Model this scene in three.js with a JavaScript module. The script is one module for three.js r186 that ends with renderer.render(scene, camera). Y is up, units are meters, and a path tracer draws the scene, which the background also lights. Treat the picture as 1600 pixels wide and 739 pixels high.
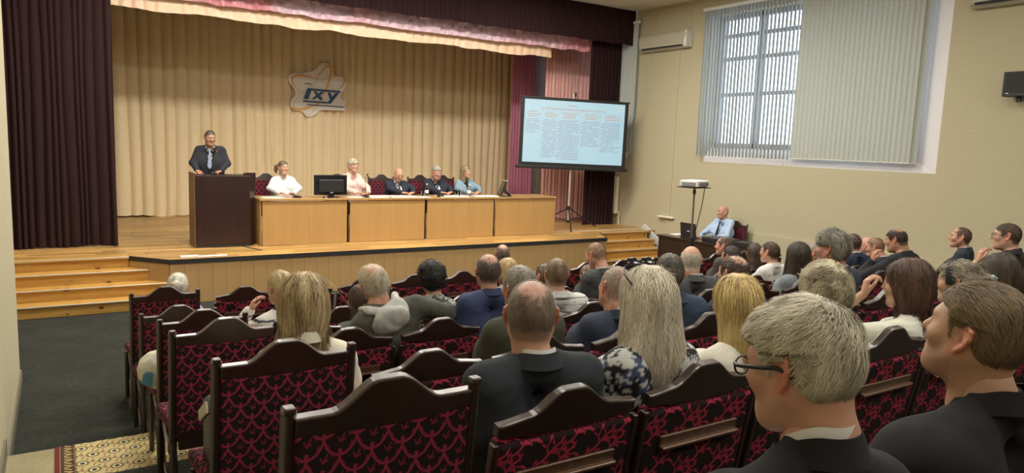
import * as THREE from 'three';
import { RoundedBoxGeometry } from 'three/addons/geometries/RoundedBoxGeometry.js';
import { mergeGeometries } from 'three/addons/utils/BufferGeometryUtils.js';
import { RectAreaLightUniformsLib } from 'three/addons/lights/RectAreaLightUniformsLib.js';

// ---------------------------------------------------------------- camera, daylight, lamps, exposure
const scene = new THREE.Scene();
const camera = new THREE.PerspectiveCamera(36.46, 1600 / 739, 0.05, 200);
{
  const yaw = 0.565383, pitch = -0.127279, roll = 0.037766;
  const cy = Math.cos(yaw), sy = Math.sin(yaw), cp = Math.cos(pitch), sp = Math.sin(pitch);
  const f = new THREE.Vector3(sy * cp, sp, -cy * cp), r = new THREE.Vector3(cy, 0, sy), u = new THREE.Vector3().crossVectors(r, f);
  const r2 = r.clone().multiplyScalar(Math.cos(roll)).addScaledVector(u, Math.sin(roll));
  const u2 = u.clone().multiplyScalar(Math.cos(roll)).addScaledVector(r, -Math.sin(roll));
  camera.quaternion.setFromRotationMatrix(new THREE.Matrix4().makeBasis(r2, u2, f.clone().negate()));
  camera.position.set(0, 2.4, 0);
}
const renderer = new THREE.WebGLRenderer({ antialias: true });
renderer.toneMapping = THREE.LinearToneMapping;
renderer.toneMappingExposure = 1.0;
renderer.shadowMap.enabled = true;
RectAreaLightUniformsLib.init();
scene.background = new THREE.Color().setRGB(2.9, 3.3, 4.2);        // overcast daylight outside the windows
const LAMP = { color: new THREE.Color().setRGB(1.0, 0.945, 0.83) }, ROWLIGHT = { '-10.3': 54, '-7.2': 31, '-4.1': 13, '-1': 17, '2.1': 13 };  // ceiling light panels, the rows near the stage burn brightest
const LAMPS = [];
for (const z of [-10.3, -7.2, -4.1, -1.0, 2.1]) for (const x of [1.6, 4.6, 7.6]) LAMPS.push([x, z]);
const CEIL = 5.48;
for (const [x, z] of LAMPS) {
  const l = new THREE.RectAreaLight(LAMP.color, ROWLIGHT[z], 1.2, 0.56);
  l.position.set(x, CEIL - 0.05, z); l.lookAt(x, 0, z); l.name = 'ceiling_panel_light'; scene.add(l);
}

// ---------------------------------------------------------------- small helpers
function mulberry(a) { return () => { a |= 0; a = (a + 0x6d2b79f5) | 0; let t = Math.imul(a ^ (a >>> 15), 1 | a); t = (t + Math.imul(t ^ (t >>> 7), 61 | t)) ^ t; return ((t ^ (t >>> 14)) >>> 0) / 4294967296; }; }
const V = (x, y, z) => new THREE.Vector3(x, y, z), lerp = (a, b, t) => a + (b - a) * t, clamp = (x, a = 0, b = 1) => Math.min(b, Math.max(a, x));
const sstep = (a, b, x) => { const t = clamp((x - a) / (b - a)); return t * t * (3 - 2 * t); };
function h3(x, y, z) { let h = Math.imul(x, 374761393) + Math.imul(y, 668265263) + Math.imul(z, 2147483647 - 1013904223); h = Math.imul(h ^ (h >>> 13), 1274126177); return ((h ^ (h >>> 16)) >>> 0) / 4294967296; }
function noise(x, y, z) {
  const i = Math.floor(x), j = Math.floor(y), k = Math.floor(z); let u = x - i, v = y - j, w = z - k; u = u * u * (3 - 2 * u); v = v * v * (3 - 2 * v); w = w * w * (3 - 2 * w);
  const a = lerp(lerp(h3(i, j, k), h3(i + 1, j, k), u), lerp(h3(i, j + 1, k), h3(i + 1, j + 1, k), u), v);
  const b = lerp(lerp(h3(i, j, k + 1), h3(i + 1, j, k + 1), u), lerp(h3(i, j + 1, k + 1), h3(i + 1, j + 1, k + 1), u), v);
  return lerp(a, b, w) * 2 - 1;
}
const names = {};
function numbered(n) { const k = (names[n] = (names[n] ?? -1) + 1); return k ? n + '_' + String(k).padStart(3, '0') : n; }
function mesh(name, geo, mat, parent) { const m = new THREE.Mesh(geo, mat); m.name = parent ? name : numbered(name); m.castShadow = m.receiveShadow = true; (parent ?? scene).add(m); return m; }
function thing(name, label, category, [x, y, z] = [0, 0, 0], turn = 0, group) {
  const o = new THREE.Group(); o.name = numbered(name); o.position.set(x, y, z); o.rotation.y = turn; o.userData = { label, category }; if (group) o.userData.group = group; scene.add(o); return o;
}
function copy(src, label, [x, y, z], turn = 0, group) { const o = src.clone(); o.name = numbered(src.name.replace(/_\d{3}$/, '')); o.userData = { ...src.userData, label }; if (group) o.userData.group = group; o.position.set(x, y, z); o.rotation.set(0, turn, 0); scene.add(o); return o; }
function structure(name, geo, mat) { const m = mesh(name, geo, mat); m.userData.kind = 'structure'; return m; }
function structGroup(name) { const o = new THREE.Group(); o.name = numbered(name); o.userData.kind = 'structure'; scene.add(o); return o; }
const box = (w, h, d, x = 0, y = 0, z = 0) => new THREE.BoxGeometry(w, h, d).translate(x, y, z);
const rbox = (w, h, d, x = 0, y = 0, z = 0, r = 0.008, s = 2) => new RoundedBoxGeometry(w, h, d, s, Math.min(r, w * 0.49, h * 0.49, d * 0.49)).translate(x, y, z);
const cyl = (r0, r1, h, x = 0, y = 0, z = 0, n = 20) => new THREE.CylinderGeometry(r1, r0, h, n).translate(x, y, z);
function rod(a, b, r, n = 10, r2 = r) { const A = V(...a), B = V(...b), d = B.clone().sub(A), g = new THREE.CylinderGeometry(r2, r, d.length(), n); g.applyQuaternion(new THREE.Quaternion().setFromUnitVectors(V(0, 1, 0), d.normalize())); return g.translate((A.x + B.x) / 2, (A.y + B.y) / 2, (A.z + B.z) / 2); }
function tube(pts, r, seg = 24, n = 8) { return new THREE.TubeGeometry(new THREE.CatmullRomCurve3(pts.map((p) => V(...p))), seg, r, n); }
function join(list) { return mergeGeometries(list.map((g) => { const o = g.index ? g.toNonIndexed() : g; for (const k of Object.keys(o.attributes)) if (!['position', 'normal', 'uv'].includes(k)) o.deleteAttribute(k); return o; })); }
function extrude(pts, depth, bevel = 0.004, seg = 2) { const s = pts instanceof THREE.Shape ? pts : new THREE.Shape(pts.map(([x, y]) => new THREE.Vector2(x, y))); return new THREE.ExtrudeGeometry(s, { depth: depth - 2 * bevel, bevelEnabled: bevel > 0, bevelThickness: bevel, bevelSize: bevel, bevelOffset: -bevel, bevelSegments: seg, curveSegments: 16 }).translate(0, 0, -depth / 2 + bevel); }
// box with uv in metres on every face
function uvBox(g) { const p = g.attributes.position, n = g.attributes.normal, uv = g.attributes.uv ?? new THREE.BufferAttribute(new Float32Array(p.count * 2), 2); for (let i = 0; i < p.count; i++) { const ax = Math.abs(n.getX(i)), ay = Math.abs(n.getY(i)), az = Math.abs(n.getZ(i)); if (ay > ax && ay > az) uv.setXY(i, p.getX(i), p.getZ(i)); else if (ax > az) uv.setXY(i, p.getZ(i), p.getY(i)); else uv.setXY(i, p.getX(i), p.getY(i)); } g.setAttribute('uv', uv); return g; }

// ---------------------------------------------------------------- computed textures (surface pattern, grain and print only)
function canvasTex(w, h, draw, { srgb = true, rx = 1, ry = 1 } = {}) {
  const c = document.createElement('canvas'); c.width = w; c.height = h; draw(c.getContext('2d'), w, h);
  const t = new THREE.CanvasTexture(c); t.wrapS = t.wrapT = THREE.RepeatWrapping; t.magFilter = THREE.LinearFilter; if (srgb) t.colorSpace = THREE.SRGBColorSpace; t.repeat.set(rx, ry); return t;
}
function pixTex(w, h, fn, { srgb = true, rx = 1, ry = 1 } = {}) {
  const d = new Uint8Array(w * h * 4); for (let y = 0; y < h; y++) for (let x = 0; x < w; x++) { const c = fn(x / w, y / h, x, y), i = (y * w + x) * 4; d[i] = clamp(c[0], 0, 255); d[i + 1] = clamp(c[1], 0, 255); d[i + 2] = clamp(c[2], 0, 255); d[i + 3] = 255; }
  const t = new THREE.DataTexture(d, w, h); t.wrapS = t.wrapT = THREE.RepeatWrapping; t.magFilter = THREE.LinearFilter; if (srgb) t.colorSpace = THREE.SRGBColorSpace; t.repeat.set(rx, ry); t.needsUpdate = true; return t;
}
// noise that repeats with period px, py
function tnoise(x, y, px, py, s = 0) { const i = Math.floor(x), j = Math.floor(y); let u = x - i, v = y - j; u = u * u * (3 - 2 * u); v = v * v * (3 - 2 * v); const m = (a, n) => ((a % n) + n) % n; return lerp(lerp(h3(m(i, px), m(j, py), s), h3(m(i + 1, px), m(j, py), s), u), lerp(h3(m(i, px), m(j + 1, py), s), h3(m(i + 1, px), m(j + 1, py), s), u), v); }
const grain = (a, b, along = 6, across = 90, w = 512, h = 512, rx = 1, ry = 1) => pixTex(w, h, (u, v) => { const t = 0.5 * tnoise(u * across, v * along, across, along, 3) + 0.3 * tnoise(u * across * 2.7 | 0, v * along * 2, Math.round(across * 2.7), along * 2, 5) + 0.2 * tnoise(u * 9, v * 3, 9, 3, 7); return a.map((x, i) => lerp(x, b[i], t)); }, { rx, ry });
const std = (o) => new THREE.MeshStandardMaterial(o), phys = (o) => new THREE.MeshPhysicalMaterial(o);
const stucco = pixTex(512, 512, (u, v) => { let t = 0.5 * tnoise(u * 64, v * 64, 64, 64, 1) + 0.3 * tnoise(u * 150, v * 150, 150, 150, 2) + 0.2 * tnoise(u * 24, v * 24, 24, 24, 4); t = 255 * t; return [t, t, t]; }, { srgb: false });
const weave = pixTex(128, 128, (u, v) => { const t = 128 + 60 * Math.sin((u + v) * Math.PI * 2 * 24) + 50 * (tnoise(u * 64, v * 64, 64, 64, 9) - 0.5); return [t, t, t]; }, { srgb: false });
const M = {
  wall: std({ color: new THREE.Color().setRGB(0.51, 0.46, 0.315), roughness: 0.92, bumpMap: stucco, bumpScale: 0.0045 }),
  wallLow: std({ color: new THREE.Color().setRGB(0.52, 0.47, 0.325), roughness: 0.85, bumpMap: stucco, bumpScale: 0.003 }),
  white: std({ color: new THREE.Color().setRGB(0.8, 0.79, 0.75), roughness: 0.6 }),
  reveal: std({ color: new THREE.Color().setRGB(0.8, 0.78, 0.81), roughness: 0.8 }),
  ceiling: std({ color: new THREE.Color().setRGB(0.82, 0.81, 0.74), roughness: 0.9 }),
  plastic: std({ color: new THREE.Color().setRGB(0.78, 0.75, 0.62), roughness: 0.45 }),
  black: std({ color: new THREE.Color().setRGB(0.018, 0.018, 0.02), roughness: 0.45 }),
  blackGloss: std({ color: new THREE.Color().setRGB(0.012, 0.012, 0.014), roughness: 0.15 }),
  rubber: std({ color: new THREE.Color().setRGB(0.03, 0.03, 0.033), roughness: 0.8 }),
  steel: std({ color: new THREE.Color().setRGB(0.6, 0.6, 0.6), roughness: 0.35, metalness: 0.9 }),
  alu: std({ color: new THREE.Color().setRGB(0.72, 0.72, 0.7), roughness: 0.4, metalness: 0.5 }),
  paper: std({ color: new THREE.Color().setRGB(0.85, 0.85, 0.84), roughness: 0.9 }),
  curtainBeige: std({ color: 0xffffff, roughness: 0.75, map: pixTex(256, 256, (u, v) => { const a = tnoise(u * 16, v * 16, 16, 16, 1), b = tnoise(u * 48, v * 48, 48, 48, 2), t = sstep(0.42, 0.6, 0.7 * a + 0.3 * b); return [lerp(244, 250, t), lerp(224, 232, t), lerp(186, 195, t)]; }, { rx: 4, ry: 4 }), side: THREE.DoubleSide }),
  velvet: phys({ color: new THREE.Color().setRGB(0.018, 0.0018, 0.004), roughness: 0.95, sheen: 0.1, sheenColor: new THREE.Color().setRGB(0.14, 0.015, 0.035), sheenRoughness: 0.45, side: THREE.DoubleSide }),
  salmon: phys({ color: new THREE.Color().setRGB(0.93, 0.52, 0.48), roughness: 0.5, sheen: 0.3, sheenColor: new THREE.Color().setRGB(0.8, 0.5, 0.4), side: THREE.DoubleSide }),
  peach: phys({ color: new THREE.Color().setRGB(0.78, 0.43, 0.28), roughness: 0.5, sheen: 0.3, sheenColor: new THREE.Color().setRGB(0.9, 0.6, 0.4), side: THREE.DoubleSide }),
  lavender: phys({ color: new THREE.Color().setRGB(0.62, 0.36, 0.44), roughness: 0.45, sheen: 0.4, sheenColor: new THREE.Color().setRGB(0.8, 0.5, 0.7), side: THREE.DoubleSide }),
  rose: phys({ color: new THREE.Color().setRGB(0.56, 0.2, 0.32), roughness: 0.55, sheen: 0.3, sheenColor: new THREE.Color().setRGB(0.6, 0.25, 0.4), side: THREE.DoubleSide }),
  darkWood: phys({ color: 0xffffff, map: grain([32, 19, 14], [58, 37, 27], 3, 40, 256, 256, 3, 1), roughness: 0.4, clearcoat: 0.9, clearcoatRoughness: 0.28 }),
  lecternWood: phys({ color: 0xffffff, map: grain([32, 15, 13], [54, 27, 22], 2, 30, 256, 256, 2, 0.7), roughness: 0.4, clearcoat: 0.2, clearcoatRoughness: 0.3 }),
  laminate: std({ color: 0xffffff, map: grain([190, 154, 100], [172, 134, 82], 2, 80, 512, 256, 1.2, 0.5), roughness: 0.42 }),
  laminateTop: std({ color: 0xffffff, map: grain([186, 150, 98], [166, 130, 80], 2, 80, 256, 256, 0.5, 1.2), roughness: 0.3 }),
  apron: std({ color: 0xffffff, map: grain([188, 155, 106], [172, 138, 92], 2, 60, 256, 256, 2, 0.6), roughness: 0.5 }),
  rubberTrim: std({ color: new THREE.Color().setRGB(0.02, 0.02, 0.022), roughness: 0.6 }),
  carpet: std({ color: 0xffffff, roughness: 1, map: pixTex(512, 512, (u, v) => { const t = 0.45 * tnoise(u * 200, v * 200, 200, 200, 1) + 0.3 * tnoise(u * 10, v * 14, 10, 14, 2) + 0.25 * tnoise(u * 60, v * 60, 60, 60, 4); return [lerp(16, 58, t), lerp(19, 62, t), lerp(17, 54, t)]; }, { rx: 0.5, ry: 0.5 }), bumpMap: stucco, bumpScale: 0.004 }),
  screed: std({ color: 0xffffff, roughness: 0.85, map: pixTex(256, 256, (u, v) => { const t = 0.5 * tnoise(u * 90, v * 90, 90, 90, 1) + 0.5 * tnoise(u * 8, v * 8, 8, 8, 2); return [lerp(142, 172, t), lerp(132, 160, t), lerp(100, 126, t)]; }) }),
};
function pine(seed) {   // sawn pine board: long grain, a few knots
  const R = mulberry(seed), kn = []; for (let i = 0; i < 4; i++) kn.push([R(), R(), 0.006 + 0.008 * R()]);
  return std({ color: 0xffffff, roughness: 0.38, map: pixTex(1024, 64, (u, v) => {
    let warp = 0, dark = 0; for (const [ku, kv, kr] of kn) { const dx = (u - ku) * 1.0, dy = (v - kv) * 0.12, r = Math.hypot(dx * 0.6, dy); warp += 0.4 * Math.exp(-r / 0.03); dark += sstep(kr, kr * 0.4, r); }
    const t = 0.55 * tnoise(u * 4, v * 7 + warp * 5, 4, 1000, seed) + 0.25 * tnoise(u * 12, v * 24 + warp * 6, 12, 1000, seed + 1) + 0.2 * tnoise(u * 80, v * 6, 80, 6, seed + 2), k = Math.min(1, dark);
    return [lerp(lerp(212, 178, t), 92, k), lerp(lerp(170, 130, t), 54, k), lerp(lerp(96, 60, t), 26, k)]; }, { rx: 0.5, ry: 5 }) });
}
M.pines = [pine(11), pine(22), pine(33)];
M.stageFloor = std({ color: 0xffffff, roughness: 0.32, map: pixTex(1024, 1024, (u, v) => {
  const rows = 20, r = Math.floor(v * rows), fv = v * rows - r, off = h3(r, 7, 1), c = Math.floor((u + off) * 2), fu = (u + off) * 2 - c, b = h3(r, ((c % 2) + 2) % 2, 5), t = 0.5 * tnoise(u * 8, v * 200, 8, 200, 2) + 0.5 * tnoise(u * 40, v * 320, 40, 320, 3);
  const gap = fv < 0.05 || fu < 0.003 ? 0.55 : 1, k = (0.8 + 0.32 * b) * (0.86 + 0.24 * t) * gap, kn = tnoise(u * 30, v * 60, 30, 60, 8) > 0.93 ? 0.75 : 1;
  return [200 * k * kn, 156 * k * kn, 94 * k * kn]; }, { rx: 1 / 2.4, ry: 1 / 2.4 }) });
// ---- chair fabrics
const SC = ['#1a060b', '#922743', '#8b1b3c'];
M.fabricScale = std({ color: 0xffffff, roughness: 0.95, map: canvasTex(512, 512, (g, w, h) => {
  g.fillStyle = SC[0]; g.fillRect(0, 0, w, h); g.lineCap = 'round';
  const cw = w / 2, ch = h / 4;
  for (let r = -2; r < 7; r++) for (let c = -2; c < 4; c++) {
    const x = c * cw + (((r % 2) + 2) % 2) * cw / 2, y = r * ch;
    g.strokeStyle = SC[1]; g.lineWidth = 21; g.beginPath(); g.ellipse(x + cw / 2, y - 26, cw / 2 + 6, ch + 36, 0, 0.02, Math.PI - 0.02); g.stroke();
    g.strokeStyle = '#7c1e38'; g.lineWidth = 14; g.beginPath(); g.moveTo(x + cw * 0.5, y + 50); g.lineTo(x + cw * 0.62, y - 2); g.moveTo(x + cw * 0.5, y + 50); g.lineTo(x + cw * 0.42, y + 16); g.moveTo(x + cw * 0.5, y + 48); g.lineTo(x + cw * 0.64, y + 36); g.moveTo(x + cw * 0.1, y + 56); g.lineTo(x + cw * 0.18, y + 92); g.moveTo(x + cw * 0.86, y + 58); g.lineTo(x + cw * 0.8, y + 96); g.moveTo(x + cw * 0.3, y + 112); g.lineTo(x + cw * 0.26, y + 140); g.stroke();
  } }, { rx: 1 / 0.17, ry: 1 / 0.21 }), bumpMap: weave, bumpScale: 0.001 });
M.fabricVine = std({ color: 0xffffff, roughness: 0.95, map: canvasTex(512, 512, (g, w, h) => {
  g.fillStyle = '#1c060c'; g.fillRect(0, 0, w, h); g.lineCap = 'round'; const R = mulberry(5);
  const leaf = (x, y, a, l) => { g.save(); g.translate(x, y); g.rotate(a); g.beginPath(); g.moveTo(0, 0); g.quadraticCurveTo(l * 0.5, -l * 0.34, l, 0); g.quadraticCurveTo(l * 0.5, l * 0.34, 0, 0); g.fill(); g.restore(); };
  for (let ox = -1; ox < 2; ox++) for (let oy = -1; oy < 2; oy++) for (const [sx, sy] of [[0, 512], [256, 640], [128, 320], [384, 200]]) {
    const X = sx + ox * 512, Y = sy + oy * 512; g.strokeStyle = g.fillStyle = '#a52746';
    g.lineWidth = 24; g.beginPath(); g.moveTo(X - 20, Y); g.bezierCurveTo(X + 70, Y - 20, X + 80, Y - 120, X + 190, Y - 150); g.stroke();
    g.lineWidth = 16; g.beginPath(); g.moveTo(X + 70, Y - 70); g.bezierCurveTo(X + 40, Y - 110, X + 40, Y - 140, X + 70, Y - 175); g.moveTo(X + 110, Y - 118); g.bezierCurveTo(X + 150, Y - 90, X + 170, Y - 80, X + 215, Y - 90); g.stroke();
    for (const [dx, dy, a, l] of [[64, -170, -1.1, 56], [40, -128, -2.4, 50], [70, -85, 0.2, 66], [170, -146, -0.9, 52], [190, -92, 0.5, 58], [118, -135, -1.9, 46], [20, -14, 0.7, 54], [140, -90, 1.3, 40]]) leaf(X + dx, Y + dy, a, l * 1.35);
  } }, { rx: 1 / 0.2, ry: 1 / 0.2 }), bumpMap: weave, bumpScale: 0.001 });
M.fabricSeat = M.fabricVine;
M.ledgeWood = phys({ color: 0xffffff, map: grain([70, 46, 32], [112, 78, 54], 3, 30, 128, 128, 3, 1), roughness: 0.35, clearcoat: 0.8, clearcoatRoughness: 0.25 });
M.fabricSeatScale = M.fabricScale;
// patterned floor runner
M.runner = std({ color: 0xffffff, roughness: 0.95, map: canvasTex(512, 512, (g, w, h) => {
  g.fillStyle = '#c9b488'; g.fillRect(0, 0, w, h);
  const oval = (x, y, a, b, c) => { g.fillStyle = c; g.beginPath(); g.ellipse(x, y, a, b, 0, 0, 7); g.fill(); };
  for (let r = 0; r <= 4; r++) for (let c = -1; c <= 4; c++) { const x = c * 128 + (r % 2) * 64, y = r * 128; oval(x, y, 40, 46, '#6c6a3a'); oval(x, y, 27, 33, '#d8c79c'); oval(x, y, 14, 18, '#2f3b48'); g.strokeStyle = '#8c7f4a'; g.lineWidth = 9; g.beginPath(); g.moveTo(x + 40, y); g.quadraticCurveTo(x + 64, y + 30, x + 64, y + 64); g.moveTo(x - 40, y); g.quadraticCurveTo(x - 64, y - 30, x - 64, y - 64); g.stroke(); oval(x + 64, y + 10, 9, 9, '#7d2d28'); oval(x + 30, y + 62, 8, 8, '#5a5a38'); } }, { rx: 1 / 0.52, ry: 1 / 0.52 }) });
M.runnerBorder = std({ color: 0xffffff, roughness: 0.95, map: canvasTex(256, 512, (g, w, h) => {
  g.fillStyle = '#4a3324'; g.fillRect(0, 0, w, h); g.fillStyle = '#6b2423'; g.fillRect(0, 0, 60, h); g.fillStyle = '#a58f60'; g.fillRect(60, 0, 8, h); g.fillRect(240, 0, 8, h);
  g.strokeStyle = '#b29a68'; g.lineWidth = 22; g.beginPath(); for (let y = 0; y < 512; y += 128) { g.moveTo(110, y); g.lineTo(200, y + 32); g.lineTo(110, y + 64); g.moveTo(200, y + 80); g.lineTo(120, y + 112); } g.stroke(); }, { rx: 1 / 0.12, ry: 1 / 0.4 }) });
// ---------------------------------------------------------------- the setting: floor in rising tiers, walls, ceiling
const XR = 11.2, XL = -0.36, HS = 0.63, ROWZ = { 1: -7.0, 2: -5.85, 3: -4.85, 4: -3.85, 5: -2.75, 6: -1.7, 7: -0.68 }, FLOOR = { 1: 0, 2: 0, 3: 0.18, 4: 0.36, 5: 0.53, 6: 0.7, 7: 0.88 };
structure('floor', uvBox(box(13.4, 0.2, 22.4, 5.2, -0.1, -6.4)), M.carpet);
{
  const edge = [[-5.7, 0.18], [-4.7, 0.36], [-3.65, 0.53], [-2.6, 0.7], [-1.55, 0.88]];
  edge.forEach(([z, h], i) => structure('floor_tier', uvBox(box(11.9, h, 4.4 - z, 5.35, h / 2, (4.4 + z) / 2)), i ? M.carpet : M.screed));
  // runner along the aisle on the first tier
  const t = thing('carpet_runner', 'cream patterned carpet runner with a burgundy edge on the first tier beside the chairs', 'carpet', [0, 0.18, 0]);
  mesh('pattern', uvBox(box(1.1, 0.008, 1.0, 0.58, 0.004, -5.19)), M.runner, t);
  mesh('border', (() => { const g = uvBox(box(0.12, 0.009, 1.0, -0.03, 0.0045, -5.19)); const uv = g.attributes.uv; for (let i = 0; i < uv.count; i++) uv.setX(i, uv.getX(i) + 0.09); return g; })(), M.runnerBorder, t);
}
// left wall ending in a corner before the stage steps, then a recess
{
  const w = structGroup('wall_left');
  mesh('wall_face', uvBox(box(0.5, 5.6, 12.44, -0.627, 2.8, -1.8)), M.wall, w);
  mesh('wall_face', uvBox(box(0.3, 5.6, 5.0, -0.95, 2.8, -10.5)), M.wall, w);
  const b = structGroup('baseboard_left'), bm = std({ color: new THREE.Color().setRGB(0.17, 0.155, 0.11), roughness: 0.6 });
  mesh('baseboard', box(0.016, 0.11, 2.32, -0.369, 0.055, -6.86), bm, b); mesh('baseboard', box(0.016, 0.12, 1.02, -0.369, 0.24, -5.19), bm, b);
  const d = thing('door_handle', 'chrome lever handle with a long plate at the wall edge by the stage steps', 'handle', [-0.8, 0, -11.6]);
  mesh('plate', rbox(0.012, 0.42, 0.045, 0.006, 1.3, 0), M.steel, d); mesh('lever', rod([0, 1.42, 0], [0.19, 1.42, 0], 0.012), M.steel, d); mesh('lever', rod([0.185, 1.42, 0], [0.185, 1.05, 0.02], 0.012), M.steel, d);
}
// right wall with its window opening
const WIN = { y0: 2.5, y1: 5.1, z0: -10.45, z1: -6.35 };
{
  const w = structGroup('wall_right'), t = 0.4, seg = (za, zb, ya, yb) => mesh('wall_face', uvBox(box(t, yb - ya, zb - za, XR + t / 2, (ya + yb) / 2, (za + zb) / 2)), M.wall, w);
  seg(-17.6, 4.4, 0, 2.2); seg(-17.6, 4.4, WIN.y1, 5.6); seg(-17.6, -12.6, 5.6, 7.5);
  for (const [a, b] of [[-17.6, -15.4], [-12.75, WIN.z0], [-5.8, -0.6], [3.0, 4.4]]) seg(a, b, 2.2, WIN.y1);
  // plastered reveals that curve from the window frame out to the wall face
  const bend = (n) => { const p = []; for (let i = 0; i <= n; i++) { const q = (i / n) * Math.PI / 2; p.push([1 - Math.cos(q), 1 - Math.sin(q)]); } return p; };   // from the frame (0,1) to the wall face (1,0)
  const reveal = (name, z0, z1, y0, y1) => { // side reveal: z0 at the frame, z1 on the wall face
    const s = new THREE.Shape(), b = bend(14); b.forEach(([u, v], i) => { const P = [lerp(z0, z1, u), XR + 0.3 * v]; i ? s.lineTo(...P) : s.moveTo(...P); }); s.lineTo(z1, XR + 0.4); s.lineTo(z0, XR + 0.4);
    mesh(name, new THREE.ExtrudeGeometry(s, { depth: y1 - y0, bevelEnabled: false }).rotateX(-Math.PI / 2).applyMatrix4(new THREE.Matrix4().set(0, 0, -1, 0, 0, 1, 0, y0, 1, 0, 0, 0, 0, 0, 0, 1)), M.reveal, w);
  };
  reveal('reveal', WIN.z1, -5.8, 2.2, WIN.y1);
  for (const [za, zb] of [[WIN.z0, -5.8], [-15.4, -12.75], [-0.6, 3.0]]) { const s = new THREE.Shape(), b = bend(12); b.forEach(([u, v], i) => { const P = [XR + 0.3 * v, lerp(WIN.y0, 2.2, u)]; i ? s.lineTo(...P) : s.moveTo(...P); }); s.lineTo(XR + 0.4, 2.2); s.lineTo(XR + 0.4, WIN.y0); mesh('reveal', new THREE.ExtrudeGeometry(s, { depth: zb - za, bevelEnabled: false }).translate(0, 0, za), M.reveal, w); }
  mesh('dado', uvBox(box(0.03, 0.9, 15.6, XR - 0.015, 0.45, -3.6)), M.wallLow, w);
}
function windowFrame(n, z0, z1, sectionsZ) {
  const g = structGroup('window_' + n), y0 = WIN.y0, y1 = WIN.y1, fx = XR + 0.28, mat = std({ color: new THREE.Color().setRGB(0.30, 0.31, 0.34), roughness: 0.6 }), P = (n, ge) => mesh(n, ge, mat, g);
  const bar = (w, za, zb, ya, yb) => box(w, yb - ya, zb - za, fx, (ya + yb) / 2, (za + zb) / 2);
  P('frame_rail', bar(0.1, z0, z1, y0, y0 + 0.09)); P('frame_rail', bar(0.1, z0, z1, y1 - 0.09, y1));
  for (let i = 0; i <= sectionsZ; i++) { const z = lerp(z0 + 0.05, z1 - 0.05, i / sectionsZ); P('mullion', bar(0.1, z - 0.05, z + 0.05, y0, y1)); }
  for (const y of [3.55, 4.25, 4.7]) P('transom', bar(0.09, z0, z1, y - 0.035, y + 0.035));
  for (let i = 0; i < sectionsZ; i++) { const za = lerp(z0, z1, i / sectionsZ) + 0.06, zb = lerp(z0, z1, (i + 1) / sectionsZ) - 0.06; mesh('pane', box(0.006, y1 - y0 - 0.16, zb - za, fx, (y0 + y1) / 2, (za + zb) / 2), phys({ color: 0xffffff, roughness: 0.02, transmission: 1, thickness: 0, ior: 1.45 }), g); }
  // bars outside the glass
  for (let k = 1; k < sectionsZ * 4; k++) { if (k % 4) P('window_bar', bar(0.014, lerp(z0, z1, k / (sectionsZ * 4)) - 0.009, lerp(z0, z1, k / (sectionsZ * 4)) + 0.009, y0, y1).translate(0.1, 0, 0)); }
}
windowFrame(1, WIN.z0, WIN.z1, 4);
windowFrame(2, -15.4, -12.75, 3);
windowFrame(3, -0.6, 3.0, 3);
// wall behind the camera, ceiling
structure('wall_back', uvBox(box(12.4, 5.6, 0.3, 5.4, 2.8, 4.55)), M.wall);
{
  const c = structGroup('ceiling');
  mesh('slab', box(12.6, 0.25, 17.3, 5.4, CEIL + 0.145, -4.05), M.ceiling, c);
  const tg = rbox(0.588, 0.02, 0.588, 0, 0, 0, 0.004, 1), ta = M.ceiling, tb = std({ color: new THREE.Color().setRGB(0.77, 0.76, 0.69), roughness: 0.9 });
  for (let i = 0; i < 6; i++) for (let j = 0; j < 9; j++) { const m = mesh('ceiling_tile', tg, (i + j) % 3 ? ta : tb, c); m.position.set(XR - 0.3 - i * 0.6, CEIL + 0.01, -12.3 + j * 0.6); }
  mesh('cornice', box(0.05, 0.05, 16.8, XR - 0.025, CEIL - 0.025, -4.1), std({ color: new THREE.Color().setRGB(0.5, 0.45, 0.3), roughness: 0.9 }), c);
}
// ceiling lamps (glowing panels with the light just under them)
{
  let i = 0;
  for (const [x, z] of LAMPS) {
    const t = thing('ceiling_lamp', 'recessed white ceiling light panel above the hall', 'ceiling lamp', [x, CEIL, z], 0, 'ceiling light panels');
    mesh('housing', join([box(1.26, 0.03, 0.03, 0, -0.015, 0.3), box(1.26, 0.03, 0.03, 0, -0.015, -0.3), box(0.03, 0.03, 0.6, 0.615, -0.015, 0), box(0.03, 0.03, 0.6, -0.615, -0.015, 0)]), M.alu, t);
    mesh('diffuser', box(1.2, 0.012, 0.57, 0, -0.02, 0), std({ color: 0xffffff, emissive: LAMP.color, emissiveIntensity: ROWLIGHT[z] * 0.5, roughness: 0.6 }), t); i++;
  }
}
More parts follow.
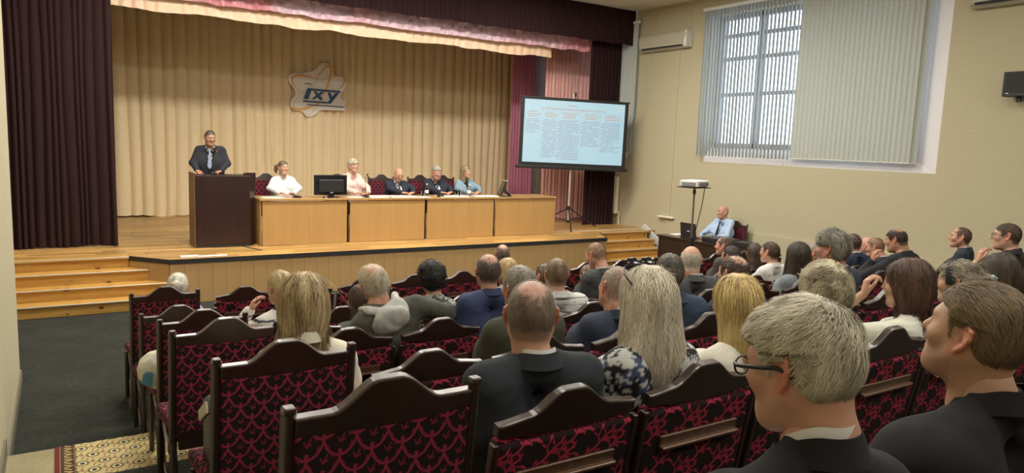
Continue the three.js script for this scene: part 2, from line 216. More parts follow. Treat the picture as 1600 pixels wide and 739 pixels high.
// ---------------------------------------------------------------- stage box
structure('wall_stage_back', uvBox(box(14.4, 7.4, 0.3, 5.6, 3.7, -17.6)), M.wall);
structure('wall_stage_left', uvBox(box(0.3, 7.4, 4.7, -1.35, 3.7, -15.2)), M.wall);
structure('ceiling_stage', box(14.4, 0.2, 4.9, 5.6, 7.4, -15.2), M.ceiling);
structure('wall_proscenium_top', uvBox(box(14.4, 2.1, 0.2, 5.6, 6.5, -12.88)), M.wall);
structure('wall_proscenium_left', uvBox(box(0.9, 7.4, 0.2, -1.0, 3.7, -12.88)), M.wall);
{
  const st = structGroup('stage'), B = (n, g, m) => mesh(n, g, m, st);
  const poly = [[-0.79, -11.36], [0.80, -11.36], [1.26, -10.85], [9.18, -10.95], [9.62, -11.72], [11.2, -11.72], [12.75, -12.6], [12.75, -17.45], [-1.2, -17.45], [-1.2, -12.6]];
  const sh = new THREE.Shape(poly.map(([x, z]) => new THREE.Vector2(x, -z))), slab = new THREE.ExtrudeGeometry(sh, { depth: 0.05, bevelEnabled: false }).rotateX(-Math.PI / 2).translate(0, HS - 0.05, 0);
  B('stage_floor', uvBox(slab), M.stageFloor);
  B('stage_body', box(13.9, 0.5, 5.6, 5.7, 0.29, -14.65), M.rubber);
  // black trim along the apron edge, light strip where the apron joins the stage
  const front = [[0.80, -11.36], [1.26, -10.85], [9.18, -10.95], [9.62, -11.72]];
  const trimAt = (a, b, y, h, d, mat, n) => { const dx = b[0] - a[0], dz = b[1] - a[1], L = Math.hypot(dx, dz), g = box(L + 0.01, h, d).rotateY(-Math.atan2(dz, dx)).translate((a[0] + b[0]) / 2, y, (a[1] + b[1]) / 2); return B(n, g, mat); };
  for (let i = 0; i < 3; i++) trimAt(front[i], front[i + 1], HS - 0.028, 0.062, 0.024, M.rubberTrim, 'edge_trim');
  trimAt([2.62, -11.35], [2.42, -11.9], HS + 0.003, 0.006, 0.03, M.rubberTrim, 'joint_strip');
  trimAt([8.56, -12.05], [11.15, -12.0], HS + 0.003, 0.008, 0.07, M.alu, 'joint_strip');
  // apron boards, each a board of its own
  const sideMat = std({ color: 0xffffff, map: M.apron.map, roughness: 0.5 });
  const boards = (a, b, n, mat) => { const dx = b[0] - a[0], dz = b[1] - a[1], L = Math.hypot(dx, dz), w = L / n, g = uvBox(rbox(w - 0.0015, HS - 0.06, 0.02, 0, 0, 0, 0.0025, 1)); for (let i = 0; i < n; i++) { const t = (i + 0.5) / n, m = B('apron_board', g, mat); m.position.set(lerp(a[0], b[0], t), (HS - 0.06) / 2, lerp(a[1], b[1], t) - 0.002 * ((i * 7) % 3) / 3); m.rotation.y = -Math.atan2(dz, dx); } };
  boards([1.262, -10.862], [9.178, -10.962], 42, M.apron); boards([0.81, -11.365], [1.258, -10.868], 4, sideMat); boards([9.186, -10.968], [9.62, -11.72], 4, sideMat);
  // steps on both sides: tread, riser and light nosing strip for every step
  const stepRun = (tag, xl, xr, zTop) => {
    const s = structGroup(tag), zs = [0, 1, 2, 3].map((k) => zTop + k * 0.245), r = HS / 4;
    for (let k = 0; k < 4; k++) {
      const h = HS - k * r, z = zs[k], a = xl(z), b = xr(z), w = b - a, cx = (a + b) / 2;
      if (k) mesh('tread', uvBox(rbox(w, 0.034, 0.29, cx, h - 0.017, z - 0.13, 0.006, 1)), M.pines[k % 3], s);
      else mesh('tread', uvBox(rbox(w, 0.034, 0.2, cx, h - 0.0165, z - 0.06, 0.006, 1)), M.pines[0], s);
      mesh('riser', uvBox(rbox(w, r - 0.034, 0.024, cx, h - 0.034 - (r - 0.034) / 2, z - 0.018, 0.003, 1)), M.pines[(k + 1) % 3], s);
      mesh('nosing', rbox(w, 0.014, 0.016, cx, h - 0.006, z + 0.034, 0.004, 1), M.alu, s);
    }
  };
  stepRun('steps_left', () => -0.78, (z) => 0.80 + (z + 11.36) * 0.46 / 0.51 * 0.98, -11.36);
  stepRun('steps_right', (z) => 9.62 - (z + 11.72) * 0.44 / 0.77, (z) => 10.98, -11.72);
  const side = thing('stair_cheek', 'pale slanted board along the wall side of the right stage steps', 'board', [0, 0, 0]);
  const g = new THREE.Shape([[11.95, 0.75], [12.05, 0.65], [11.0, -0.02], [10.75, 0.02]].map(([z, y]) => new THREE.Vector2(z, y)));
  mesh('board', extrude(g, 0.05, 0.004).rotateY(Math.PI / 2).translate(11.1, 0, 0), std({ color: new THREE.Color().setRGB(0.62, 0.64, 0.62), roughness: 0.5 }), side);
}
// ---------------------------------------------------------------- blinds
{
  const slatMat = phys({ color: new THREE.Color().setRGB(0.47, 0.5, 0.46), roughness: 1, transmission: 0.035, thickness: 0, side: THREE.DoubleSide });
  const blind = (label, z0, z1, y0, y1, n, turn, seed) => {
    const t = thing('vertical_blind', label, 'blind', [XR - 0.13, 0, 0]), R = mulberry(seed), w = (z1 - z0) / n;
    mesh('headrail', rbox(0.05, 0.06, z1 - z0 + 0.06, 0, y1 + 0.03, (z0 + z1) / 2, 0.006), M.white, t);
    const h = y1 - y0, sg = (() => { const g = new THREE.PlaneGeometry(0.094, h, 8, 1), p = g.attributes.position; for (let i = 0; i < p.count; i++) p.setZ(i, 0.014 * (1 - (p.getX(i) / 0.047) ** 2)); g.computeVertexNormals(); return g; })(), wg = rbox(0.085, 0.012, 0.006, 0, -h / 2 + 0.01, 0, 0.002, 1);
    for (let i = 0; i < n; i++) {
      const s = mesh('slat', sg, slatMat, t); s.position.set(0, (y0 + y1) / 2, z0 + (i + 0.5) * w); s.rotation.y = turn(i, n) + (R() - 0.5) * 0.06; s.rotation.x = 0;
      mesh('weight', wg, M.white, s);
    }
    mesh('bead_chain', rod([0, y0 + 0.015, z0 + 0.03], [0, y0 + 0.015, z1 - 0.03], 0.004, 6), M.plastic, t);
  };
  const open = 0.22, shut = Math.PI / 2 + 0.13;
  blind('vertical blind with open white slats, daylight and window bars showing between them', -10.55, -8.30, 2.32, 5.18, 27, () => open, 3);
  blind('vertical blind with closed grey-white slats, to the right of the open one', -8.29, -6.05, 2.33, 5.2, 26, (i, n) => (i === n - 1 ? shut + 0.55 : shut), 4);
  blind('narrow stretch of white vertical blind showing past the dark velvet curtain at the wall corner', -15.5, -12.5, 2.3, 5.18, 35, () => shut, 5);
  blind('vertical blind with closed slats over the window nearest the rear wall', -0.7, 3.1, 2.32, 5.18, 44, () => shut, 6);
}
// ---------------------------------------------------------------- stage curtains
function pleats({ x0, x1, y0, y1, folds, amp, seed = 1, pow = 0.55, ny = 22, flare = 0, wob = 0.12, hem = 0.02, fine = 14, color, gather = 0 }) {
  const nx = Math.round(folds * fine), pos = [], uv = [], col = [], idx = [], R = mulberry(seed), w = []; let s = 0; for (let i = 0; i < folds; i++) { w.push(0.65 + 0.7 * R()); s += w[i]; }
  const edges = [0]; for (const q of w) edges.push(edges[edges.length - 1] + q / s);
  const at = (u) => { let i = 0; while (i < folds - 1 && edges[i + 1] < u) i++; return i + (u - edges[i]) / (edges[i + 1] - edges[i]); };
  for (let j = 0; j <= ny; j++) for (let i = 0; i <= nx; i++) {
    const u = i / nx, t = j / ny, y = lerp(y1, y0, t), ph = at(clamp(u)) + wob * noise(u * folds * 0.8, t * 2.2 + seed, seed) * (0.3 + t), k = Math.floor(ph), a = amp * (0.65 + 0.6 * h3(k, seed, 3)) * (1 + flare * t * t);
    let z = a * (Math.pow(Math.abs(Math.sin(Math.PI * ph)), pow) - 0.5) + amp * 0.35 * noise(u * folds * 0.35, t * 1.3, seed + 5);
    if (gather) z += gather * noise(u * folds * 2.1, t * 6, seed + 9);
    const yy = y + (t > 0.97 ? hem * noise(u * folds * 0.6, 0, seed) : 0);
    pos.push(lerp(x0, x1, u) + amp * 0.3 * noise(u * folds * 0.5, t * 2, seed + 3), yy, z); uv.push(u * (x1 - x0) * 1.3, y); if (color) col.push(...color(u, t));
  }
  for (let j = 0; j < ny; j++) for (let i = 0; i < nx; i++) { const a = j * (nx + 1) + i, b = a + nx + 1; idx.push(a, b, a + 1, b, b + 1, a + 1); }
  const g = new THREE.BufferGeometry(); g.setAttribute('position', new THREE.Float32BufferAttribute(pos, 3)); g.setAttribute('uv', new THREE.Float32BufferAttribute(uv, 2)); if (color) g.setAttribute('color', new THREE.Float32BufferAttribute(col, 3)); g.setIndex(idx); g.computeVertexNormals(); return g;
}
function drape(name, label, z, o, mat) { const m = mesh(name, pleats(o), mat); m.position.z = z; m.userData = { label, category: 'curtain' }; return m; }
drape('backdrop_curtain', 'beige brocade curtain in deep vertical folds across the back of the stage', -16.62, { x0: 0.3, x1: 10.75, y0: HS + 0.015, y1: 6.3, folds: 46, amp: 0.1, seed: 7, flare: 0.35, ny: 30, pow: 0.48 }, M.curtainBeige);
drape('velvet_curtain', 'dark burgundy velvet side curtain behind the left stage steps', -12.45, { x0: -0.78, x1: 0.74, y0: HS + 0.01, y1: 5.47, folds: 15, amp: 0.045, seed: 3, pow: 0.8, flare: 0.8, wob: 0.3 }, M.velvet);
drape('velvet_curtain', 'dark burgundy velvet side curtain behind the projection screen', -12.97, { x0: 10.12, x1: 11.04, y0: HS + 0.01, y1: 5.0, folds: 9, amp: 0.055, seed: 5, pow: 0.8, flare: 0.5, wob: 0.2 }, M.velvet);
drape('velvet_valance', 'dark burgundy pleated velvet valance running across the top of the stage opening', -12.68, { x0: -0.78, x1: 11.12, y0: 4.71, y1: 5.47, folds: 120, amp: 0.035, seed: 9, pow: 0.9, fine: 8, ny: 6, wob: 0.05, hem: 0.012 }, M.velvet);
const mixC = (a, b, t) => a.map((v, i) => lerp(v, b[i], t));
drape('ruffled_valance', 'shiny lavender-pink ruffled valance just below the dark velvet one', -13.05, { x0: 0.5, x1: 10.17, y0: 4.51, y1: 5.1, folds: 60, amp: 0.012, seed: 12, pow: 1, fine: 8, ny: 24, gather: 0.035, hem: 0.02,
  color: (u) => mixC([0.74, 0.52, 0.62], [0.7, 0.27, 0.32], sstep(0.35, 0.7, 0.5 + 0.5 * noise(u * 9, 3, 1) + 0.2 * (u < 0.35))) }, phys({ vertexColors: true, roughness: 0.35, sheen: 0.4, sheenColor: new THREE.Color().setRGB(0.7, 0.5, 0.7), side: THREE.DoubleSide }));
drape('satin_valance', 'peach and pink satin valance hanging lowest across the stage', -13.2, { x0: 0.5, x1: 9.22, y0: 4.315, y1: 5.1, folds: 46, amp: 0.022, seed: 14, pow: 1.2, fine: 8, ny: 14, gather: 0.006, hem: 0.03,
  color: (u) => mixC([0.95, 0.66, 0.46], [0.80, 0.42, 0.38], sstep(0.4, 0.62, 0.5 + 0.6 * noise(u * 8 + 1.4, 8, 2))) }, phys({ vertexColors: true, roughness: 0.38, sheen: 0.4, sheenColor: new THREE.Color().setRGB(0.9, 0.6, 0.5), side: THREE.DoubleSide }));
drape('satin_curtain', 'salmon pink satin curtain beside the dark velvet at the right of the stage', -14.2, { x0: 9.78, x1: 11.1, y0: HS + 0.01, y1: 5.3, folds: 13, amp: 0.05, seed: 17, flare: 0.4 }, M.salmon);
drape('satin_curtain', 'narrow rose purple satin curtain between the beige backdrop and the salmon curtain', -15.6, { x0: 9.72, x1: 10.42, y0: HS + 0.01, y1: 5.6, folds: 8, amp: 0.045, seed: 19 }, M.rose);
drape('sheer_curtain', 'grey-beige curtain strip behind the salmon and rose curtains', -15.9, { x0: 10.3, x1: 11.1, y0: HS + 0.01, y1: 5.6, folds: 12, amp: 0.03, seed: 21 }, std({ color: new THREE.Color().setRGB(0.42, 0.37, 0.33), roughness: 0.8, side: THREE.DoubleSide }));
drape('satin_curtain', 'thin strip of salmon satin at the right edge of the beige backdrop', -16.2, { x0: 10.22, x1: 10.6, y0: HS + 0.01, y1: 5.6, folds: 4, amp: 0.03, seed: 23 }, M.salmon);
// dark velvet border above everything, hiding the stage machinery
drape('black_border', 'dark border cloth hanging high above the stage behind the valances', -14.6, { x0: -1, x1: 11.1, y0: 4.9, y1: 7.2, folds: 30, amp: 0.03, seed: 25, fine: 6, ny: 4 }, M.velvet);
// ---------------------------------------------------------------- emblem hanging on the backdrop
{
  const K = 0.00372, P = ([x, y]) => { const X = (x - 462) * K * 0.995, Y = -(y - 395 - 0.075 * (x - 462)) * K; return [X, Y]; };
  const out = [[515, 228], [545, 245], [557, 275], [562, 308], [610, 308], [640, 325], [645, 350], [635, 385], [612, 415], [598, 452], [638, 456], [636, 521], [508, 514], [475, 514], [455, 540], [415, 557], [388, 545], [374, 520], [335, 516], [303, 495], [297, 465], [315, 440], [332, 422], [328, 392], [293, 350], [283, 318], [297, 298], [325, 293], [360, 298], [425, 283], [458, 268], [472, 245], [492, 230]].map(P);
  const sh = new THREE.Shape(); const n = out.length, mid = (a, b) => [(a[0] + b[0]) / 2, (a[1] + b[1]) / 2]; const sharp = new Set([10, 11, 12]);
  sh.moveTo(...mid(out[n - 1], out[0])); for (let i = 0; i < n; i++) { const m = mid(out[i], out[(i + 1) % n]); if (sharp.has(i)) { sh.lineTo(...out[i]); sh.lineTo(...m); } else sh.quadraticCurveTo(...out[i], ...m); }
  const t = thing('emblem', 'white star-shaped emblem with orange orbits and blue letters hanging on the beige backdrop', 'emblem', [5.06, 3.46, -16.515]);
  const g = new THREE.ExtrudeGeometry(sh, { depth: 0.03, bevelEnabled: true, bevelSize: 0.006, bevelThickness: 0.006, bevelSegments: 2, curveSegments: 10 });
  mesh('board', g, std({ color: new THREE.Color().setRGB(0.92, 0.89, 0.85), roughness: 0.5 }), t);
  const orange = std({ color: new THREE.Color().setRGB(0.88, 0.46, 0.10), roughness: 0.5 }), pale = std({ color: new THREE.Color().setRGB(0.76, 0.62, 0.45), roughness: 0.5 }), blue = std({ color: new THREE.Color().setRGB(0.02, 0.075, 0.22), roughness: 0.45 });
  const orbit = (cx, cy, a, b, rot, a0, a1, w, mat, zz) => { // ring segment in crop pixels, swelling in the middle
    const o = [], inn = [], N = 40; for (let i = 0; i <= N; i++) { const q = i / N, an = lerp(a0, a1, q), ww = w * (0.25 + 0.75 * Math.sin(Math.PI * q)); const f = (k) => { const ex = (a + k) * Math.cos(an), ey = (b + k) * Math.sin(an); return P([cx + ex * Math.cos(rot) - ey * Math.sin(rot), cy + ex * Math.sin(rot) + ey * Math.cos(rot)]); }; o.push(f(ww / 2)); inn.push(f(-ww / 2)); }
    mesh('orbit', extrude([...o, ...inn.reverse()], 0.006, 0).translate(0, 0, zz), mat, t);
  };
  orbit(467, 395, 160, 42, -1.13, 0.1, 6.2, 5, pale, 0.04); orbit(467, 395, 160, 42, -1.13, -1.2, 1.9, 15, orange, 0.042);
  orbit(467, 400, 175, 60, 0.45, 0, 6.28, 5, pale, 0.0435); orbit(467, 400, 175, 60, 0.45, 2.4, 4.4, 14, orange, 0.045);
  orbit(475, 408, 180, 58, -0.5, 0, 6.28, 4, pale, 0.0465); orbit(475, 408, 180, 58, -0.5, 1.7, 3.3, 15, orange, 0.048); orbit(475, 408, 180, 58, -0.5, -0.9, 0.9, 13, orange, 0.048);
  const poly = (n, pts, z = 0.056) => mesh(n, extrude(pts.map(P), 0.008, 0.001, 1).translate(0, 0, z), blue, t);
  poly('letter', [[400, 382], [608, 402], [604, 412], [424, 396], [404, 449], [376, 446]]);
  poly('letter', [[436, 400], [456, 402], [466, 416], [484, 404], [504, 406], [478, 427], [498, 455], [476, 453], [462, 437], [440, 449], [424, 447], [454, 425]]);
  poly('letter', [[524, 408], [544, 410], [552, 436], [574, 413], [596, 415], [545, 478], [370, 464], [374, 455], [528, 467], [540, 452]]);
  poly('bar', [[400, 478], [630, 498], [629, 503], [399, 483]]); poly('small_line', [[384, 352], [424, 356], [424, 361], [384, 357]]);
  for (const x of [0.0, 0.12]) mesh('hanging_cord', rod([x, 0.6, 0.01], [x * 0.4 + 0.02, 2.8, -0.02], 0.003, 5), M.plastic, t);
}
// ---------------------------------------------------------------- lectern
{
  const t = thing('lectern', 'dark reddish-brown wooden lectern at the front edge of the stage', 'lectern', [2.2, HS, -11.85]);
  const W = 0.92, H = 1.14, body = [[-0.46, 0], [-0.46, -0.5], [0.46, -0.5], [0.46, -0.14], [0.36, 0]];  // plan, z negative is back
  const ex = (pts, h, y, b = 0.006) => extrude(pts.map(([x, z]) => [x, -z]), h, b).rotateX(-Math.PI / 2).translate(0, y + h / 2, 0);
  mesh('plinth', ex(body.map(([x, z]) => [x * 0.97, z * 0.97 - 0.008]), 0.05, 0), M.rubber, t);
  mesh('front_panel', uvBox(ex([[-0.44, 0], [-0.44, -0.02], [0.36, -0.02], [0.36, 0]], H - 0.06, 0.04)), M.lecternWood, t);
  mesh('corner_panel', uvBox(ex([[0.36, 0], [0.35, -0.02], [0.44, -0.145], [0.46, -0.14]], H - 0.26, 0.04)), M.lecternWood, t);
  mesh('side_panel', uvBox(rbox(0.022, H + 0.02, 0.5, -0.452, H / 2 + 0.01, -0.25)), std({ color: 0xffffff, map: grain([120, 92, 66], [98, 72, 50], 2, 30, 128, 128, 2, 1), roughness: 0.4 }), t);
  mesh('side_panel', uvBox(rbox(0.022, H - 0.22, 0.36, 0.449, (H - 0.22) / 2, -0.32)), M.lecternWood, t);
  mesh('wing', uvBox(rbox(0.14, 0.3, 0.022, 0.40, H - 0.12, -0.09, 0.006).rotateY(0)), M.lecternWood, t);
  mesh('wing', uvBox(rbox(0.022, 0.42, 0.2, 0.33, H - 0.19, -0.18)), M.lecternWood, t);
  mesh('top', uvBox(rbox(0.82, 0.026, 0.46, -0.03, H - 0.03, -0.26)), M.lecternWood, t);
}
function gooseneck(name, label, p, turn, pts, head) {
  const t = thing(name, label, 'microphone', p, turn);
  mesh('base', join([rbox(0.1, 0.03, 0.13, 0, 0.015, 0, 0.01), rbox(0.07, 0.02, 0.08, 0, 0.035, 0, 0.008)]), M.black, t);
  mesh('gooseneck', tube(pts, 0.0045, 24, 7), M.black, t);
  const e = pts[pts.length - 1], q = pts[pts.length - 2], d = V(...e).sub(V(...q)).normalize();
  mesh('head', rod(e, V(...e).addScaledVector(d, 0.06).toArray(), 0.011, 10, 0.013), M.black, t); if (head) mesh('ring', rod(V(...e).addScaledVector(d, 0.005).toArray(), V(...e).addScaledVector(d, 0.02).toArray(), 0.0135, 12), std({ color: new THREE.Color().setRGB(0.6, 0.03, 0.04), roughness: 0.3 }), t);
  return t;
}
gooseneck('gooseneck_microphone', 'thin gooseneck microphone with a red ring on the lectern', [2.06, HS + 1.125, -12.05], 0, [[0, 0.03, 0], [0, 0.16, 0.0], [0.03, 0.28, -0.03], [0.06, 0.35, -0.06]], true);
// ---------------------------------------------------------------- four tables in a row
{
  const TX = [2.69, 4.14, 5.59, 7.04], ord = ['nearest the lectern', 'second from the lectern, with the television in front of it removed', 'third from the lectern', 'farthest from the lectern, beside the projection screen'];
  ord[1] = 'second from the lectern, below the woman in pink';
  ord[2] = 'third from the lectern, below the man in glasses';
  TX.forEach((x, i) => {
    const t = thing('conference_table', 'light wood conference table with plain front, ' + ord[i], 'table', [x + 0.725, HS, -12.11], 0);
    mesh('tabletop', uvBox(rbox(1.446, 0.032, 0.72, 0, 0.744, 0, 0.005)), M.laminateTop, t);
    mesh('front_panel', uvBox(rbox(1.395, 0.715, 0.02, 0.018, 0.362, 0.325, 0.003)), M.laminate, t);
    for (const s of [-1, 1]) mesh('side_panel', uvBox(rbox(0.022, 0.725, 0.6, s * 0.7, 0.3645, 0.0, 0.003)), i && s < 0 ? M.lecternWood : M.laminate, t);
  });
}
const TY = HS + 0.76;
// television seen from behind, small monitor seen from the side
{
  const t = thing('television', 'black flat television turned away, standing on the table in front of the woman in pink', 'television', [3.9, TY, -11.95], Math.PI + 0.05);
  mesh('housing', rbox(0.58, 0.34, 0.035, 0, 0.215, 0.0, 0.014, 3), M.blackGloss, t); mesh('back_shell', rbox(0.44, 0.22, 0.05, 0, 0.2, -0.03, 0.02, 3), M.black, t);
  mesh('screen', box(0.54, 0.3, 0.002, 0, 0.218, 0.018), M.blackGloss, t); mesh('stand', join([rbox(0.1, 0.06, 0.05, 0, 0.04, -0.02), cyl(0.15, 0.14, 0.012, 0, 0.006, -0.02, 28).scale(1, 1, 0.6)]), M.blackGloss, t);
  mesh('badge', rbox(0.05, 0.012, 0.004, 0, 0.09, -0.056), M.alu, t);
  const m = thing('monitor', 'small black monitor tilted back on its stand at the far end of the tables', 'monitor', [7.28, TY, -11.95], -Math.PI / 2 - 0.35);
  const g = new THREE.Group(); g.name = 'display'; m.add(g); g.rotation.x = -0.36; g.position.set(0, 0.01, 0.03);
  mesh('housing', rbox(0.36, 0.31, 0.03, 0, 0.165, 0, 0.008), M.black, g); mesh('screen', box(0.32, 0.26, 0.002, 0, 0.17, 0.016), M.blackGloss, g); mesh('top_edge', rbox(0.36, 0.02, 0.032, 0, 0.318, 0, 0.006), M.alu, g);
  mesh('stand', join([rod([0, 0.16, -0.04], [0, 0.01, -0.2], 0.02, 10), rod([0.05, 0.14, -0.04], [0.05, 0.01, -0.16], 0.009, 8), rbox(0.16, 0.014, 0.16, 0, 0.007, -0.13)]), M.black, m);
}
// bottles, glass, microphones, papers on the tables
{
  const glass = phys({ color: 0xffffff, roughness: 0.03, transmission: 1, thickness: 0.02, ior: 1.33, attenuationColor: new THREE.Color().setRGB(0.85, 0.93, 0.95), attenuationDistance: 0.3 });
  const bottleG = new THREE.LatheGeometry([[0, 0], [0.03, 0], [0.033, 0.008], [0.033, 0.13], [0.03, 0.15], [0.015, 0.19], [0.013, 0.2], [0.013, 0.215], [0, 0.215]].map(([r, y]) => new THREE.Vector2(r, y)), 20);
  const lab = new THREE.CylinderGeometry(0.0338, 0.0338, 0.055, 20, 1, true).translate(0, 0.085, 0), labM = std({ color: new THREE.Color().setRGB(0.75, 0.8, 0.85), roughness: 0.5, side: THREE.DoubleSide }), capM = std({ color: new THREE.Color().setRGB(0.75, 0.78, 0.82), roughness: 0.4 });
  const bottle = (x, z, label) => { const t = thing('water_bottle', label, 'bottle', [x, TY, z], 0, 'water bottles on the tables'); mesh('bottle_body', bottleG, glass, t); mesh('paper_label', lab, labM, t); mesh('cap', cyl(0.0155, 0.015, 0.025, 0, 0.222, 0, 16), capM, t); };
  bottle(5.78, -12.12, 'clear plastic water bottle between the bald man and the man in glasses'); bottle(6.62, -12.02, 'clear plastic water bottle in front of the woman in the denim jacket');
  const tin = thing('drinking_glass', 'straight-sided drinking glass beside the papers of the man in glasses', 'glass', [6.4, TY, -12.0]); mesh('tumbler', new THREE.LatheGeometry([[0, 0.004], [0.028, 0.004], [0.032, 0.11], [0.034, 0.11], [0.03, 0], [0, 0]].map(([r, y]) => new THREE.Vector2(r, y)), 20), glass, tin);
  const tin2 = thing('drinking_glass', 'straight-sided drinking glass close to the bald man, left of the first bottle', 'glass', [5.68, TY, -12.08]); mesh('tumbler', new THREE.LatheGeometry([[0, 0.004], [0.028, 0.004], [0.032, 0.11], [0.034, 0.11], [0.03, 0], [0, 0]].map(([r, y]) => new THREE.Vector2(r, y)), 20), glass, tin2);
  gooseneck('table_microphone', 'black gooseneck microphone bent over the table before the woman in pink', [4.55, TY, -12.0], 0, [[0, 0.03, 0], [0, 0.18, -0.02], [0.03, 0.3, -0.12], [0.09, 0.36, -0.2]]);
  gooseneck('table_microphone', 'black gooseneck microphone with its long arm leaning left, before the man in glasses', [5.98, TY, -11.95], 0, [[0, 0.03, 0], [-0.05, 0.14, -0.03], [-0.16, 0.25, -0.06], [-0.26, 0.32, -0.08]]);
  gooseneck('table_microphone', 'small black microphone before the woman in the white shirt', [3.35, TY - 0.01, -12.0], 0.5, [[0, 0.03, 0], [0, 0.04, -0.04], [0, 0.045, -0.08], [0, 0.05, -0.1]]);
  const sheet = (x, z, w, d, turn, label, h = 0.004) => { const t = thing('paper_sheet', label, 'paper', [x, TY, z], turn); mesh('sheets', rbox(w, h, d, 0, h / 2, 0, 0.001, 1), M.paper, t); };
  sheet(2.95, -12.05, 0.34, 0.24, 0.1, 'white papers at the lectern end of the tables');
  sheet(4.75, -11.92, 0.34, 0.14, 0, 'white folded name card lying before the woman in pink', 0.03); sheet(4.35, -12.02, 0.26, 0.22, 0.15, 'white paper sheet between the television and the first microphone');
  sheet(5.25, -12.0, 0.5, 0.3, -0.05, 'stack of white papers the bald man is reading', 0.012); sheet(5.62, -11.93, 0.26, 0.2, 0.2, 'white paper sheet beside the bald man’s papers');
  sheet(6.25, -12.0, 0.62, 0.28, 0.03, 'white papers spread before the man in glasses', 0.01); sheet(6.95, -11.98, 0.5, 0.26, -0.04, 'white papers under the hands of the woman in the denim jacket', 0.012);
  const e = thing('paper_sheet', 'white envelope and papers lying on the stage edge below the lectern', 'paper', [1.72, HS + 0.003, -11.02], 0.02); mesh('envelope', rbox(0.24, 0.02, 0.1, -0.18, 0.01, 0, 0.003), M.paper, e); mesh('sheets', rbox(0.42, 0.006, 0.1, 0.12, 0.003, 0, 0.002), M.paper, e);
}
// ---------------------------------------------------------------- projection screen on its tripod
{
  const t = thing('projection_screen', 'projection screen with a pale blue slide on a black tripod beside the tables', 'projection screen', [9.42, HS, -12.55], -0.33);
  const W = 2.42, Hh = 1.42, y0 = 1.34, roll = -0.012;
  const g = new THREE.Group(); g.name = 'screen'; t.add(g); g.rotation.z = roll;
  const slide = canvasTex(1280, 752, (c, w, h) => {
    const gr = c; gr.fillStyle = '#9fdcf2'; gr.fillRect(0, 0, w, h); gr.textAlign = 'center'; const R = mulberry(77);
    gr.fillStyle = '#b06a5c'; gr.font = 'bold 26px serif'; gr.fillText('ПОРЯДОК', w * 0.47, 64); gr.font = 'bold 29px serif'; gr.fillText('ОСУЩЕСТВЛЕНИЯ ПРОИЗВОДСТВЕННОГО КОНТРОЛЯ', w * 0.48, 112);
    gr.fillStyle = '#c3e6f4'; gr.fillRect(w * 0.925, 28, 78, 60); gr.strokeStyle = '#88b4cc'; gr.strokeRect(w * 0.925, 28, 78, 60); gr.fillStyle = '#2a3f60'; gr.font = 'bold 30px sans-serif'; gr.fillText('11', w * 0.955, 70);
    const cols = [[20, 200, 9], [232, 408, 24], [420, 700, 25], [722, 960, 16], [980, 1230, 19]];
    for (const [x0, x1, n] of cols) {
      gr.strokeStyle = '#8cb8cc'; gr.lineWidth = 2; gr.strokeRect(x0 - 6, 128, x1 - x0 + 12, h - 150);
      gr.fillStyle = '#b87f70'; for (let l = 0; l < 3; l++) { const ww = (x1 - x0) * (0.45 + 0.4 * R()); let x = (x0 + x1) / 2 - ww / 2; while (x < (x0 + x1) / 2 + ww / 2) { const q = 12 + 30 * R(); gr.fillRect(x, 142 + l * 26, q, 11); x += q + 7; } }
      gr.fillStyle = '#5c82b8'; for (let l = 0; l < n; l++) { let x = x0 + (l % 4 ? 0 : 22); const end = x1 - (R() < 0.3 ? (x1 - x0) * 0.4 * R() : 0); while (x < end) { const q = Math.min(end - x, 10 + 46 * R()); gr.fillRect(x, 232 + l * 19.5, q, 8); x += q + (R() < 0.14 ? 40 * R() : 5); } } }
  });
  const sm = std({ color: new THREE.Color().setRGB(0.25, 0.25, 0.25), roughness: 0.9, emissive: 0xffffff, emissiveMap: slide, emissiveIntensity: 0.62 });
  mesh('picture', new THREE.PlaneGeometry(W - 0.16, Hh - 0.1).translate(0, y0 + Hh / 2 + 0.02, 0.013), sm, g);
  mesh('fabric', box(W, Hh + 0.02, 0.004, 0, y0 + Hh / 2, 0.008), M.black, g);
  mesh('lower_case', rbox(W + 0.12, 0.07, 0.08, 0, y0 - 0.03, 0, 0.02, 3), M.black, g);
  mesh('upper_bar', rbox(W + 0.06, 0.03, 0.03, 0, y0 + Hh + 0.015, 0, 0.008), M.black, g);
  mesh('hanger', join([rod([0, y0 + Hh + 0.02, -0.01], [0, y0 + Hh + 0.12, -0.05], 0.01), rbox(0.04, 0.07, 0.05, 0, y0 + Hh + 0.13, -0.05)]), M.black, g);
  mesh('pole', rod([0, 0.12, -0.06], [0, y0 + Hh + 0.14, -0.06], 0.016), M.alu, t);
  mesh('hub', rbox(0.07, 0.09, 0.07, 0, 0.44, -0.06, 0.012), M.black, t); mesh('collar', rbox(0.05, 0.06, 0.05, 0, 0.14, -0.06, 0.012), M.black, t);
  for (const a of [0.35, 2.5, 4.5]) { const e = [0.78 * Math.cos(a), 0.012, -0.06 - 0.78 * Math.sin(a)], m = [0.4 * Math.cos(a), 0.235, -0.06 - 0.4 * Math.sin(a)]; const l = mesh('leg', rod([0, 0.44, -0.06], e, 0.013), M.black, t); mesh('brace', rod([0, 0.14, -0.06], m, 0.009), M.black, l); mesh('foot', rbox(0.04, 0.024, 0.04, e[0], 0.012, e[2]), M.rubber, l); }
}
